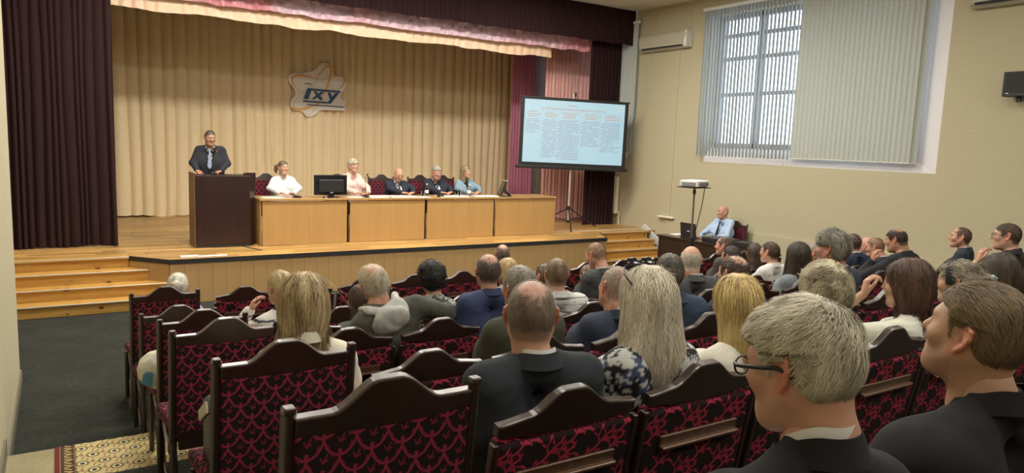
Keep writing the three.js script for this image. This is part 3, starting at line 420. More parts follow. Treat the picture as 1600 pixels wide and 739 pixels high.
// ---------------------------------------------------------------- air conditioners, conduits, radiator, wall speaker
function aircon(label, z, y, L) {
  const t = thing('air_conditioner', label, 'air conditioner', [XR - 0.001, y, z]);
  mesh('casing', extrude([[0, 0.03], [0, 0.34], [-0.15, 0.34], [-0.19, 0.325], [-0.21, 0.28], [-0.2, 0.12], [-0.175, 0.05], [-0.1, 0.0], [-0.02, 0]], L, 0.006), std({ color: new THREE.Color().setRGB(0.5, 0.48, 0.38), roughness: 0.45 }), t);
  mesh('end_cap', rbox(0.2, 0.33, 0.07, -0.105, 0.175, L / 2 - 0.02, 0.02), M.white, t);
  mesh('air_flap', rbox(0.05, 0.012, L - 0.16, -0.175, 0.075, -0.02, 0.004), M.white, t);
  mesh('air_slot', box(0.04, 0.03, L - 0.2, -0.168, 0.05, -0.02), M.rubber, t);
  return t;
}
{
  aircon('white wall air conditioner between the stage corner and the blinds', -11.68, 4.53, 1.42);
  aircon('white wall air conditioner high on the wall to the right of the blinds', -4.8, 4.56, 1.42);
  const cond = (label, pts, r = 0.012) => { const m = mesh('cable_duct', join(pts.slice(1).map((p, i) => { const a = pts[i]; return box(2 * r, Math.abs(p[1] - a[1]) + 2 * r, Math.abs(p[2] - a[2]) + 2 * r, XR - r, (p[1] + a[1]) / 2, (p[2] + a[2]) / 2); })), std({ color: new THREE.Color().setRGB(0.55, 0.50, 0.36), roughness: 0.6 })); m.userData = { label, category: 'cable duct' }; };
  cond('long thin cable duct running down the wall below the first air conditioner', [[0, 4.52, -11.3], [0, 0.3, -11.3]]);
  cond('short cable duct from the ceiling to the first air conditioner, nearer the blinds', [[0, 5.45, -11.05], [0, 4.9, -11.05]], 0.009);
  cond('short cable duct beside the stage corner, from ceiling to the first air conditioner', [[0, 5.45, -12.1], [0, 4.9, -12.1]], 0.009);
  cond('thin drain pipe hanging below the stage end of the first air conditioner', [[0, 4.5, -12.16], [0, 3.8, -12.18]], 0.008);
  const s = thing('wall_ledge', 'small cream plastic ledge on the wall above the operator’s desk', 'ledge', [XR, 0.96, -11.36]); mesh('ledge', rbox(0.1, 0.045, 0.46, -0.05, 0, 0, 0.02, 3), M.plastic, s);
  const r = thing('radiator', 'cream ribbed radiator on the stage wall beside the dark velvet curtain', 'radiator', [XR - 0.08, 0.86, -13.1]); const rib = rbox(0.09, 0.88, 0.05, 0, 0.45, 0, 0.02, 2); for (let i = 0; i < 7; i++) mesh('radiator_section', rib, M.plastic, r).position.z = (i - 4.2) * 0.062; mesh('pipe', rod([0, 0.06, 0.22], [0, 0.06, -0.4], 0.014), M.plastic, r); mesh('pipe', rod([0, 0.06, 0.22], [0, -0.22, 0.22], 0.014), M.plastic, r);
  const p = thing('wall_speaker', 'black loudspeaker on a bracket on the wall at the far right', 'loudspeaker', [XR - 0.16, 3.3, -4.76], 0.0); mesh('cabinet', rbox(0.2, 0.33, 0.3, 0, 0.165, 0, 0.008), M.black, p); mesh('grille', box(0.006, 0.27, 0.25, -0.102, 0.18, 0), M.rubber, p); mesh('badge', rbox(0.004, 0.012, 0.03, -0.106, 0.04, -0.08, 0.002), M.alu, p); mesh('bracket', rbox(0.1, 0.1, 0.05, 0.11, 0.05, 0.05, 0.006), M.black, p); mesh('bracket', rbox(0.04, 0.08, 0.06, 0.02, -0.03, 0.02, 0.006), M.black, p);
}
// ---------------------------------------------------------------- operator's desk with its equipment, projector on its stand
{
  const t = thing('desk', 'dark brown wooden desk along the right wall with a laptop and mixer on it', 'desk', [10.23, 0, -9.35]);
  mesh('desktop', uvBox(rbox(0.6, 0.035, 1.98, 0, 0.74, 0, 0.006)), M.darkWood, t); mesh('front_panel', uvBox(rbox(0.022, 0.72, 1.86, -0.26, 0.362, 0)), M.darkWood, t); for (const s of [-1, 1]) mesh('side_panel', uvBox(rbox(0.54, 0.722, 0.022, 0, 0.361, s * 0.95)), M.darkWood, t);
  const l = thing('laptop', 'open dark laptop seen from behind at the stage end of the desk', 'laptop', [10.25, 0.7575, -9.72]);
  mesh('base', rbox(0.26, 0.022, 0.38, 0.02, 0.011, 0, 0.006), M.black, l); mesh('lid', rbox(0.014, 0.27, 0.4, 0, 0.135, 0, 0.006).rotateZ(0.14).translate(-0.085, 0.018, 0), std({ color: new THREE.Color().setRGB(0.03, 0.025, 0.025), roughness: 0.35 }), l); mesh('badge', rbox(0.004, 0.02, 0.06, -0.121, 0.13, 0.02, 0.002), std({ color: new THREE.Color().setRGB(0.5, 0.55, 0.7), roughness: 0.3 }), l);
  const m = thing('mixing_console', 'black mixing console with knobs on the desk before the operator', 'mixing console', [10.16, 0.7575, -8.92]);
  mesh('case', rbox(0.34, 0.1, 0.6, 0, 0.05, 0, 0.01).rotateZ(0.06), M.black, m); mesh('case', rbox(0.3, 0.09, 0.34, 0.06, 0.045, 0.5, 0.01), M.black, m); const kg = cyl(0.009, 0.008, 0.016, 0, 0.108, 0, 10), km = std({ color: new THREE.Color().setRGB(0.4, 0.4, 0.42), roughness: 0.4 }); for (let i = 0; i < 6; i++) for (let j = 0; j < 3; j++) mesh('knob', kg, km, m).position.set(-0.1 + j * 0.09, 0.0, -0.24 + i * 0.09);
  const g = gooseneck('table_microphone', 'bent gooseneck microphone on the operator’s desk beside the mixing console', [10.32, 0.7575, -9.22], 0, [[0, 0.03, 0], [0.0, 0.12, -0.02], [-0.02, 0.16, -0.1], [-0.06, 0.13, -0.16]]);
  const c = thing('paper_sheet', 'cream papers on the stage corner of the operator’s desk', 'paper', [10.35, 0.7575, -10.15]); mesh('sheets', rbox(0.3, 0.012, 0.22, 0, 0.006, 0, 0.002), M.paper, c);
  const p = thing('projector', 'white and grey projector on top of a tall stand in front of the desk', 'projector', [7.27, 1.925, -6.91], 0.34);
  mesh('case', rbox(0.36, 0.085, 0.26, 0, 0.048, 0, 0.015, 3), M.white, p); mesh('side_grille', rbox(0.3, 0.05, 0.012, 0.02, 0.04, 0.127, 0.003), std({ color: new THREE.Color().setRGB(0.2, 0.2, 0.2), roughness: 0.5 }), p); mesh('side_grille', rbox(0.02, 0.05, 0.2, -0.175, 0.04, 0, 0.003), std({ color: new THREE.Color().setRGB(0.25, 0.25, 0.26), roughness: 0.5 }), p); mesh('lens', cyl(0.03, 0.03, 0.03, 0, 0, 0, 20).rotateX(Math.PI / 2).translate(0.08, 0.05, -0.14), M.blackGloss, p); for (const [x, z] of [[-0.15, 0.1], [0.15, 0.1], [0, -0.1]]) mesh('foot', cyl(0.01, 0.01, 0.012, x, 0.004, z, 10), M.rubber, p);
  const s = thing('projector_stand', 'tall grey and black tripod stand carrying the projector', 'stand', [7.25, 0, -6.88]);
  mesh('top_plate', rbox(0.36, 0.012, 0.28, 0.02, 1.918, -0.03, 0.004), M.black, s); mesh('pole', rod([0, 0.2, 0], [0, 1.2, 0], 0.02), M.black, s); mesh('pole', rod([0, 1.1, 0], [0, 1.915, 0], 0.013), std({ color: new THREE.Color().setRGB(0.2, 0.18, 0.16), roughness: 0.4, metalness: 0.6 }), s); mesh('collar', join([cyl(0.028, 0.028, 0.07, 0, 1.2, 0), rod([0, 1.2, 0], [0.05, 1.21, 0.02], 0.008), cyl(0.02, 0.02, 0.06, 0, 1.86, 0)]), M.black, s);
  for (const a of [0.4, 2.5, 4.6]) { const l2 = mesh('leg', rod([0, 0.62, 0], [0.42 * Math.cos(a), 0.012, 0.42 * Math.sin(a)], 0.012), M.black, s); mesh('brace', rod([0, 0.25, 0], [0.22 * Math.cos(a), 0.3, 0.22 * Math.sin(a)], 0.007), M.black, l2); }
  const w = mesh('projector_cable', tube([[7.38, 1.93, -6.82], [7.36, 1.7, -6.83], [7.31, 1.4, -6.85], [7.28, 1.2, -6.86], [7.28, 0.3, -6.85]], 0.006, 30, 6), M.black); w.userData = { label: 'thin black cable hanging from the projector down its stand', category: 'cable' };
}
// ---------------------------------------------------------------- chairs
const crest = (hw, base, hump, flat, drop) => { // half outline of the shaped top rail, mirrored
  const pts = []; for (let i = -20; i <= 20; i++) { const x = (i / 20) * hw, a = Math.abs(x) / hw; pts.push([x, base + hump * (1 - sstep(0.12, flat, a)) - drop * sstep(0.5, 1, a) * 0.3]); } return pts;
};
function armlessChair(label) {   // straight posts with square caps, shaped rail
  const t = thing('wooden_chair', label, 'chair'), lean = 0.075, wood = M.darkWood;
  const zAt = (y) => y < 0.45 ? 0.02 : 0.02 + (y - 0.45) / 0.6 * lean;   // posts lean back above the seat
  for (const s of [-1, 1]) {
    const post = mesh('rear_leg', uvBox(join([rod([s * 0.255, 0, 0.05], [s * 0.255, 0.46, 0.0], 0.019, 4), rod([s * 0.255, 0.44, 0.0], [s * 0.255, 1.045, lean], 0.02, 4)])), wood, t);
    mesh('post_cap', rbox(0.031, 0.02, 0.034, s * 0.255, 1.05, lean + 0.001, 0.006), wood, post);
    mesh('front_leg', uvBox(rod([s * 0.272, 0, -0.43], [s * 0.268, 0.43, -0.42], 0.017, 4, 0.022)), wood, t);
    mesh('side_rail', rbox(0.024, 0.06, 0.42, 0, 0, 0).rotateY(s * 0.04).translate(s * 0.258, 0.415, -0.21), wood, t); mesh('stretcher', rbox(0.02, 0.024, 0.42, 0, 0, 0).rotateY(s * 0.04).translate(s * 0.26, 0.17, -0.2), wood, t);
  }
  mesh('seat_rail', rbox(0.52, 0.06, 0.024, 0, 0.415, -0.42), wood, t); mesh('seat_rail', rbox(0.46, 0.06, 0.024, 0, 0.43, 0.0), wood, t);
  const back = new THREE.Group(); back.name = 'back'; back.position.set(0, 0.45, 0.0); back.rotation.x = Math.atan2(lean, 0.6); t.add(back);
  const top = crest(0.243, 0.585, 0.072, 0.62, 0), low = [[0.243, 0.535], [0.1, 0.525], [0, 0.522], [-0.1, 0.525], [-0.243, 0.535]];
  mesh('top_rail', extrude([...low, ...top], 0.036, 0.006), wood, back);
  mesh('lower_rail', rbox(0.47, 0.05, 0.026, 0, 0.03, 0, 0.005), wood, back);
  mesh('backrest', uvBox(rbox(0.484, 0.49, 0.034, 0, 0.295, 0, 0.012, 2)), M.fabricScale, back);
  mesh('seat', uvBox(extrude([[-0.245, -0.01], [0.245, -0.01], [0.285, 0.45], [-0.285, 0.45]], 0.08, 0.028, 3).rotateX(-Math.PI / 2).translate(0, 0.48, 0)), M.fabricSeatScale, t);
  return t;
}
function hallChair(label) {      // joined auditorium chair with shaped rail and back ledge
  const t = thing('auditorium_chair', label, 'chair'), wood = M.darkWood, tilt = 0.17;
  const back = new THREE.Group(); back.name = 'back'; back.position.set(0, 0.4, -0.083); back.rotation.x = tilt; t.add(back);
  const top = crest(0.262, 0.515, 0.068, 0.58, 0.05), low = [[0.262, 0.462], [0.15, 0.446], [0, 0.442], [-0.15, 0.446], [-0.262, 0.462]];
  mesh('top_rail', extrude([...low, ...top], 0.036, 0.007), wood, back);
  mesh('backrest', uvBox(rbox(0.53, 0.56, 0.062, 0, 0.165, -0.006, 0.024, 3)), M.fabricVine, back);
  for (const s of [-1, 1]) mesh('side_post', rbox(0.022, 0.56, 0.03, s * 0.268, 0.165, 0.012, 0.006), wood, back);
  mesh('ledge', join([rbox(0.38, 0.042, 0.012, 0, 0.322, 0.03, 0.004), rbox(0.38, 0.014, 0.026, 0, 0.302, 0.042, 0.006)]), M.ledgeWood, back);
  mesh('seat', uvBox(rbox(0.5, 0.1, 0.44, 0, 0.43, -0.34, 0.035, 3)), M.fabricSeat, t);
  for (const s of [-1, 1]) mesh('side_frame', join([rbox(0.03, 0.44, 0.06, s * 0.27, 0.22, -0.16), rbox(0.03, 0.05, 0.36, s * 0.27, 0.36, -0.32), rbox(0.03, 0.36, 0.05, s * 0.27, 0.18, -0.48), rbox(0.036, 0.03, 0.42, s * 0.27, 0.015, -0.3)]), wood, t);
  return t;
}
const ORD = ['zero', 'first', 'second', 'third', 'fourth', 'fifth', 'sixth', 'seventh', 'eighth', 'ninth', 'tenth', 'eleventh', 'twelfth', 'thirteenth', 'fourteenth', 'fifteenth', 'sixteenth'];
const NUM = ['zero', 'one', 'two', 'three', 'four', 'five', 'six', 'seven', 'eight', 'nine', 'ten', 'eleven', 'twelve', 'thirteen', 'fourteen', 'fifteen', 'sixteen'];
{
  const rowSay = ['', 'front row', 'second row', 'third row', 'fourth row', 'fifth row', 'sixth row'];
  const ex = [[0.73, -6.6, 1], [0.735, -5.83, 2], [0.755, -4.84, 3], [0.705, -3.83, 4], [0.715, -2.7, 5], [0.7, -1.67, 6]]; let proto = null;
  for (const [x, z, r] of ex) {
    const label = 'armless dark wood chair with burgundy scale-patterned back at the aisle end of the ' + rowSay[r];
    const p = [x, FLOOR[r], z - 0.075]; if (!proto) { proto = armlessChair(label); proto.position.set(...p); proto.userData.group = 'armless chairs along the aisle'; } else copy(proto, label, p);
  }
  // high-backed chairs behind the tables and at the desk
  const st = ['behind the woman in the white shirt', 'behind the woman in pink', 'behind the bald man reading', 'behind the man in glasses at the table', 'beside the woman in the denim jacket'];
  [3.12, 4.42, 5.3, 6.12, 6.62].forEach((x, i) => copy(proto, 'dark wood chair with burgundy back, ' + st[i], [x, HS, -13.1], Math.PI, 'chairs on the stage'));
  copy(proto, 'dark wood chair with burgundy back at the operator’s desk by the wall', [10.98, 0, -9.34], Math.PI / 2 * -1 + Math.PI, 'chairs on the stage').userData.group = undefined;
  let hall = null;
  for (let r = 1; r <= 6; r++) { const n = r === 6 ? 8 : r === 5 ? 12 : 14;
    for (let i = 0; i < n; i++) {
      const label = 'burgundy auditorium chair with wooden top rail, seat ' + NUM[i + 1] + ' from the aisle, ' + rowSay[r];
      const p = [1.31 + (6 - r) * 0.03 + i * 0.585, FLOOR[r], ROWZ[r] - 0.0]; if (!hall) { hall = hallChair(label); hall.position.set(...p); hall.userData.group = 'auditorium chairs'; } else copy(hall, label, p);
    } }
  for (const [x, say] of [[1.31, 'under the grey-haired man with eyeglasses'], [1.895, 'under the dark-suited man at the right edge']]) copy(hall, 'burgundy auditorium chair in the rearmost row, ' + say, [x, FLOOR[7], -0.55]);
}
// ---------------------------------------------------------------- people: smooth fields meshed with surface nets
class Field {
  constructor() { this.p = []; }
  cap(a, b, ra, rb = ra, k = 0.02, sub = false) { const d = [b[0] - a[0], b[1] - a[1], b[2] - a[2]], l = d[0] * d[0] + d[1] * d[1] + d[2] * d[2]; this.p.push({ t: 0, a, d, il: l > 1e-12 ? 1 / l : 0, ra, dr: rb - ra, k, sub }); return this; }
  chain(pts, rs, k) { for (let i = 0; i + 1 < pts.length; i++) this.cap(pts[i], pts[i + 1], Array.isArray(rs) ? rs[i] : rs, Array.isArray(rs) ? rs[i + 1] : rs, k); return this; }
  ell(c, r, k = 0.02, sub = false, rot) { const m = rot ? new THREE.Matrix3().setFromMatrix4(new THREE.Matrix4().makeRotationFromEuler(new THREE.Euler(...rot))).transpose().elements.slice() : null; this.p.push({ t: 1, c, r, k, sub, m }); return this; }
  cut(fn, k = 0.004) { this.p.push({ t: 2, fn, k, sub: true }); return this; }       // keep where fn < 0
  warp(fn) { this.w = fn; return this; }
  at(x, y, z) {
    let d = 1e3;
    for (const q of this.p) {
      let e;
      if (q.t === 0) { const px = x - q.a[0], py = y - q.a[1], pz = z - q.a[2]; let h = (px * q.d[0] + py * q.d[1] + pz * q.d[2]) * q.il; h = h < 0 ? 0 : h > 1 ? 1 : h; const ex = px - q.d[0] * h, ey = py - q.d[1] * h, ez = pz - q.d[2] * h; e = Math.sqrt(ex * ex + ey * ey + ez * ez) - q.ra - q.dr * h; }
      else if (q.t === 1) { let px = x - q.c[0], py = y - q.c[1], pz = z - q.c[2]; if (q.m) { const m = q.m, a = m[0] * px + m[3] * py + m[6] * pz, b = m[1] * px + m[4] * py + m[7] * pz, c = m[2] * px + m[5] * py + m[8] * pz; px = a; py = b; pz = c; } const u = px / q.r[0], v = py / q.r[1], w = pz / q.r[2], k0 = Math.sqrt(u * u + v * v + w * w), k1 = Math.sqrt((u / q.r[0]) ** 2 + (v / q.r[1]) ** 2 + (w / q.r[2]) ** 2); e = k1 < 1e-9 ? -Math.min(...q.r) : (k0 * (k0 - 1)) / k1; }
      else e = -q.fn(x, y, z);
      const k = q.k;
      if (q.sub) { const f = -e; if (k <= 0) d = Math.max(d, f); else { const h = Math.max(k - Math.abs(d - f), 0) / k; d = Math.max(d, f) + h * h * k * 0.25; } }
      else if (k <= 0) d = Math.min(d, e); else { const h = Math.max(k - Math.abs(d - e), 0) / k; d = Math.min(d, e) - h * h * k * 0.25; }
    }
    return this.w ? d + this.w(x, y, z) : d;
  }
  grad(x, y, z, o = 0.002) { const v = V(this.at(x + o, y, z) - this.at(x - o, y, z), this.at(x, y + o, z) - this.at(x, y - o, z), this.at(x, y, z + o) - this.at(x, y, z - o)); return v.lengthSq() > 0 ? v.normalize() : v.set(0, 1, 0); }
}
function isoMesh(f, lo, hi, h) {
  const B = 5, n = [0, 1, 2].map((i) => Math.ceil((hi[i] - lo[i]) / h / B) * B + 1), [nx, ny, nz] = n, val = new Float32Array(nx * ny * nz), half = B * h * 0.87 * 1.35 + 0.012, I = (i, j, k) => (k * ny + j) * nx + i;
  for (let bk = 0; bk < nz; bk += B) for (let bj = 0; bj < ny; bj += B) for (let bi = 0; bi < nx; bi += B) {
    const d = f(lo[0] + (bi + B / 2) * h, lo[1] + (bj + B / 2) * h, lo[2] + (bk + B / 2) * h), skip = Math.abs(d) > half;
    for (let k = bk; k < Math.min(bk + B, nz); k++) for (let j = bj; j < Math.min(bj + B, ny); j++) for (let i = bi; i < Math.min(bi + B, nx); i++) val[I(i, j, k)] = skip ? d : f(lo[0] + i * h, lo[1] + j * h, lo[2] + k * h);
  }
  const id = new Int32Array(nx * ny * nz).fill(-1), pos = [], idx = [];
  const cor = [[0, 0, 0], [1, 0, 0], [0, 1, 0], [1, 1, 0], [0, 0, 1], [1, 0, 1], [0, 1, 1], [1, 1, 1]], edg = [[0, 1], [2, 3], [4, 5], [6, 7], [0, 2], [1, 3], [4, 6], [5, 7], [0, 4], [1, 5], [2, 6], [3, 7]], v = new Float32Array(8);
  for (let k = 0; k < nz - 1; k++) for (let j = 0; j < ny - 1; j++) for (let i = 0; i < nx - 1; i++) {
    let m = 0; const b = I(i, j, k); v[0] = val[b]; v[1] = val[b + 1]; v[2] = val[b + nx]; v[3] = val[b + nx + 1]; v[4] = val[b + nx * ny]; v[5] = val[b + nx * ny + 1]; v[6] = val[b + nx * ny + nx]; v[7] = val[b + nx * ny + nx + 1];
    for (let c = 0; c < 8; c++) if (v[c] < 0) m |= 1 << c; if (m === 0 || m === 255) continue;
    let x = 0, y = 0, z = 0, cnt = 0; for (const [p, q] of edg) if ((v[p] < 0) !== (v[q] < 0)) { const t = v[p] / (v[p] - v[q]); x += lerp(cor[p][0], cor[q][0], t); y += lerp(cor[p][1], cor[q][1], t); z += lerp(cor[p][2], cor[q][2], t); cnt++; }
    id[b] = pos.length / 3; pos.push(lo[0] + (i + x / cnt) * h, lo[1] + (j + y / cnt) * h, lo[2] + (k + z / cnt) * h);
  }
  for (let k = 1; k < nz - 1; k++) for (let j = 1; j < ny - 1; j++) for (let i = 1; i < nx - 1; i++) {
    const b = I(i, j, k), s = val[b] < 0, quad = (a, c, e, g, fl) => { a = id[a]; c = id[c]; e = id[e]; g = id[g]; if (a < 0 || c < 0 || e < 0 || g < 0) return; if (fl) idx.push(a, c, e, a, e, g); else idx.push(a, e, c, a, g, e); };
    if (s !== val[b + 1] < 0) quad(b, b - nx, b - nx - nx * ny, b - nx * ny, !s);
    if (s !== val[b + nx] < 0) quad(b, b - 1, b - 1 - nx * ny, b - nx * ny, s);
    if (s !== val[b + nx * ny] < 0) quad(b, b - 1, b - 1 - nx, b - nx, !s);
  }
  const g = new THREE.BufferGeometry(); g.setAttribute('position', new THREE.Float32BufferAttribute(pos, 3)); g.setIndex(idx); g.computeVertexNormals(); return g;
}
function paint(g, fn) { const p = g.attributes.position, c = new Float32Array(p.count * 3); for (let i = 0; i < p.count; i++) c.set(fn(p.getX(i), p.getY(i), p.getZ(i)), i * 3); g.setAttribute('color', new THREE.BufferAttribute(c, 3)); return g; }
function fuse(list) { // joins indexed geometries (position, normal, colour)
  let nv = 0, ni = 0; for (const g of list) { nv += g.attributes.position.count; ni += g.index.count; }
  const P = new Float32Array(nv * 3), N = new Float32Array(nv * 3), C = new Float32Array(nv * 3), I = new Uint32Array(ni); let a = 0, b = 0;
  for (const g of list) { P.set(g.attributes.position.array, a * 3); N.set(g.attributes.normal.array, a * 3); C.set(g.attributes.color.array, a * 3); for (let i = 0; i < g.index.count; i++) I[b + i] = g.index.array[i] + a; a += g.attributes.position.count; b += g.index.count; }
  const g = new THREE.BufferGeometry(); g.setAttribute('position', new THREE.BufferAttribute(P, 3)); g.setAttribute('normal', new THREE.BufferAttribute(N, 3)); g.setAttribute('color', new THREE.BufferAttribute(C, 3)); g.setIndex(new THREE.BufferAttribute(I, 1)); return g;
}
// ---- head, facing -z, centre between the ears; metres for a head 0.23 high
function headField(o = {}) {
  const f = new Field(), fat = o.fat ?? 0, j = o.jaw ?? 0, ns = o.nose ?? 1;
  f.ell([0, 0.03, 0.01], [0.075, 0.086, 0.094], 0).ell([0, 0.0, 0.038], [0.068, 0.07, 0.064], 0.03)  .ell([0, -0.024, -0.041], [0.06 + fat * 0.3, 0.078, 0.048], 0.045);
  for (const s of [-1, 1]) f.cap([s * 0.054, -0.045, 0.0], [s * (0.03 + j), -0.088, -0.052], 0.019 + fat * 0.4, 0.018 + fat * 0.25, 0.035);
  f.cap([-0.022, -0.09, -0.055], [0.022, -0.09, -0.055], 0.022, 0.022, 0.03).ell([0, -0.101, -0.07], [0.019, 0.014, 0.014], 0.025);
  if (fat) f.ell([0, -0.088, -0.012], [0.042 + fat, 0.022, 0.05], 0.05);
  f.cap([-0.034, 0.026, -0.074], [0.034, 0.026, -0.074], 0.0125, 0.0125, 0.022);
  for (const s of [-1, 1]) { f.ell([s * 0.044, -0.02, -0.06], [0.022, 0.018, 0.018], 0.03); f.ell([s * 0.031, 0.008, -0.096], [0.018, 0.011, 0.013], 0.014, true); f.ell([s * 0.031, 0.007, -0.078], [0.0125, 0.0115, 0.0125], 0.004); f.cap([s * 0.042, 0.014, -0.083], [s * 0.02, 0.014, -0.087], 0.0035, 0.0035, 0.006); }
  f.cap([0, 0.014, -0.087], [0, -0.024, -0.087 - 0.02 * ns], 0.0075, 0.011 * ns, 0.014); for (const s of [-1, 1]) f.ell([s * 0.0115, -0.028, -0.093], [0.0085, 0.007, 0.01], 0.008);
  f.cap([-0.017, -0.053, -0.0865], [0.017, -0.053, -0.0865], 0.0065, 0.0065, 0.009).cap([-0.014, -0.064, -0.086], [0.014, -0.064, -0.086], 0.0065, 0.0065, 0.009).cap([-0.02, -0.0585, -0.0955], [0.02, -0.0585, -0.0955], 0.0022, 0.0022, 0.005, true);
  for (const s of [-1, 1]) { // ears: rim, plate, inner ridge, lobe
    const E = (u, v, w = 0) => [s * (0.0745 + u * 0.5 + w * 0.86), -0.001 + v * 0.98, 0.006 + u * 0.86 + v * 0.2 - w * 0.5];
    f.ell(E(0.008, 0.002), [0.0055, 0.028, 0.017], 0.006, false, [0.2, s * 0.52, 0]);
    f.chain([E(-0.003, 0.003, 0.004), E(-0.007, 0.024, 0.003), E(0.004, 0.035, 0.004), E(0.019, 0.029, 0.005), E(0.025, 0.01, 0.005), E(0.019, -0.013, 0.004), E(0.006, -0.029, 0.003)], [0.003, 0.0035, 0.0045, 0.0048, 0.0048, 0.0045, 0.006], 0.004);
    f.chain([E(0.004, 0.02, 0.003), E(0.013, 0.004, 0.004), E(0.006, -0.013, 0.003)], [0.003, 0.0036, 0.0036], 0.004).ell(E(0.003, -0.001, 0.008), [0.006, 0.012, 0.008], 0.004, true).ell(E(-0.006, -0.003, 0.002), [0.005, 0.006, 0.004], 0.005);
  }
  f.cap([0, -0.045, 0.03], [0, -0.16, 0.05], 0.051 + fat, 0.056 + fat, 0.035); if (fat > 0.008) f.ell([0, -0.085, 0.075], [0.045, 0.014, 0.02], 0.035);
  return f;
}
// hairline: how much hair grows at a point of the scalp, 0..1
function scalp(x, y, z, kind = 'full') {
  const line = z < -0.045 ? lerp(0.052, 0.064, sstep(-0.045, -0.085, z)) : z < -0.02 ? lerp(-0.012, 0.052, sstep(-0.022, -0.045, z)) : z < 0.03 ? 0.022 - 0.04 * sstep(0.02, 0.03, z) : lerp(-0.02, -0.066, sstep(0.03, 0.06, z));
  let m = sstep(-0.008, 0.008, y - line); if (Math.abs(x) > 0.077 && y < 0.04) m = 0;
  if (kind === 'bald') m *= 0.12;
  else if (kind === 'horseshoe') m *= 1 - sstep(0.05, 0.075, y + 0.25 * Math.max(0, -z));
  else if (kind === 'crown') m *= 0.1 + 0.9 * sstep(0.7, 1.25, Math.hypot(x / 0.05, (z - 0.035) / 0.055, y < 0.05 ? 9 : 0)) * (z < -0.02 && y > 0.08 ? 0.75 : 1);
  else if (kind === 'receding') m *= 1 - sstep(-0.01, -0.05, z) * sstep(0.05, 0.075, y) * 0.95;
  else if (kind === 'top') m *= 0.08 + 0.92 * sstep(0.8, 1.25, Math.hypot(x / 0.062, (z - 0.0) / 0.095, y < 0.055 ? 9 : 0));
  return m;
}
function eyesG(cell) { const l = []; for (const s of [-1, 1]) { const a = new THREE.SphereGeometry(0.0118, 12, 8).translate(s * 0.031, 0.0065, -0.0795); paint(a, (x, y, z) => { const r = Math.hypot(x - s * 0.031, y - 0.0065); return z < -0.08 && r < 0.0024 ? [0.01, 0.01, 0.01] : z < -0.08 && r < 0.0055 ? [0.06, 0.05, 0.045] : [0.6, 0.58, 0.56]; }); l.push(a); } return l; }
function headGeo(o, cell) {
  const f = headField(o), g = isoMesh((x, y, z) => f.at(x, y, z), [-0.105, -0.18, -0.135], [0.105, 0.135, 0.13], cell), sk = o.skin, hc = o.hair, k = o.scalp;
  paint(g, (x, y, z) => {
    const n = 0.5 + 0.5 * noise(x * 40, y * 40, z * 40); let c = sk.map((v, i) => v * (0.94 + 0.1 * n) * (i ? 1 : 1));
    const red = (t) => { c = [c[0] * (1 + 0.06 * t), c[1] * (1 - 0.16 * t), c[2] * (1 - 0.18 * t)]; };
    if (Math.abs(x) > 0.0755 && y > -0.045 && y < 0.04 && z > -0.02) red(1.3);
    red(sstep(0.03, 0.0, Math.hypot(Math.abs(x) - 0.04, y + 0.025, z + 0.075)) * 0.9); red(sstep(0.022, 0.0, Math.hypot(x, y + 0.026, z + 0.108)) * 0.9);
    if (z < -0.07 && Math.abs(x) < 0.024 && y < -0.049 && y > -0.071) red(1.6);
    if (o.beard && y < -0.03 && z < 0.0) { const t = o.beard * sstep(-0.03, -0.055, y); c = c.map((v, i) => lerp(v, hc[i] * 0.7, t * 0.5)); }
    if (z < -0.07 && y > 0.018 && y < 0.03 && Math.abs(x) > 0.012 && Math.abs(x) < 0.048) c = c.map((v, i) => lerp(v, (o.brow ?? hc)[i] * 0.6, 0.65));
    const m = k === 'none' ? 0 : scalp(x, y, z, k) * (o.dense ?? 0.75); return c.map((v, i) => lerp(v, hc[i] * 0.75, m));
  });
  g.userData = { f }; return fuse([g, ...eyesG()]);
}
// ---- hands: wrist at the origin, fingers along -y, palm towards +z; s = 1 right, -1 left (thumb side towards s*x)
const handCache = {};
function handGeo(s, curl, cell) {
  const key = [s, curl, cell].join(); if (handCache[key]) return handCache[key];
  const f = new Field(), spread = [-0.03, -0.0105, 0.0105, 0.031], len = [0.8, 0.97, 1.05, 0.95];
  for (let i = 0; i < 4; i++) f.cap([spread[i] * 0.6, -0.005, 0], [spread[i], -0.08 + (i === 0 ? 0.008 : 0), -0.003], 0.0145, 0.011, 0.018);
  f.ell([s * 0.018, -0.035, 0.009], [0.016, 0.028, 0.012], 0.015);
  for (let i = 0; i < 4; i++) { let p = [spread[i], -0.08 + (i === 0 ? 0.008 : 0), -0.003], a = curl * 0.75 + 0.06 * i; for (const [l, r] of [[0.042, 0.0095], [0.027, 0.0085], [0.021, 0.0075]]) { const L = l * len[i], q = [p[0] + spread[i] * 0.05, p[1] - L * Math.cos(a), p[2] + L * Math.sin(a)]; f.cap(p, q, r, r * 0.92, 0.004); p = q; a += curl; } }
  f.chain([[s * 0.022, -0.018, 0.008], [s * 0.045, -0.048, 0.016], [s * 0.05, -0.078, 0.022 + curl * 0.008], [s * (0.046 - curl * 0.012), -0.1, 0.03 + curl * 0.012]], [0.013, 0.011, 0.0095, 0.0085], 0.006);
  return (handCache[key] = isoMesh((x, y, z) => f.at(x, y, z), [-0.075, -0.2, -0.04], [0.075, 0.03, 0.1], cell));
}
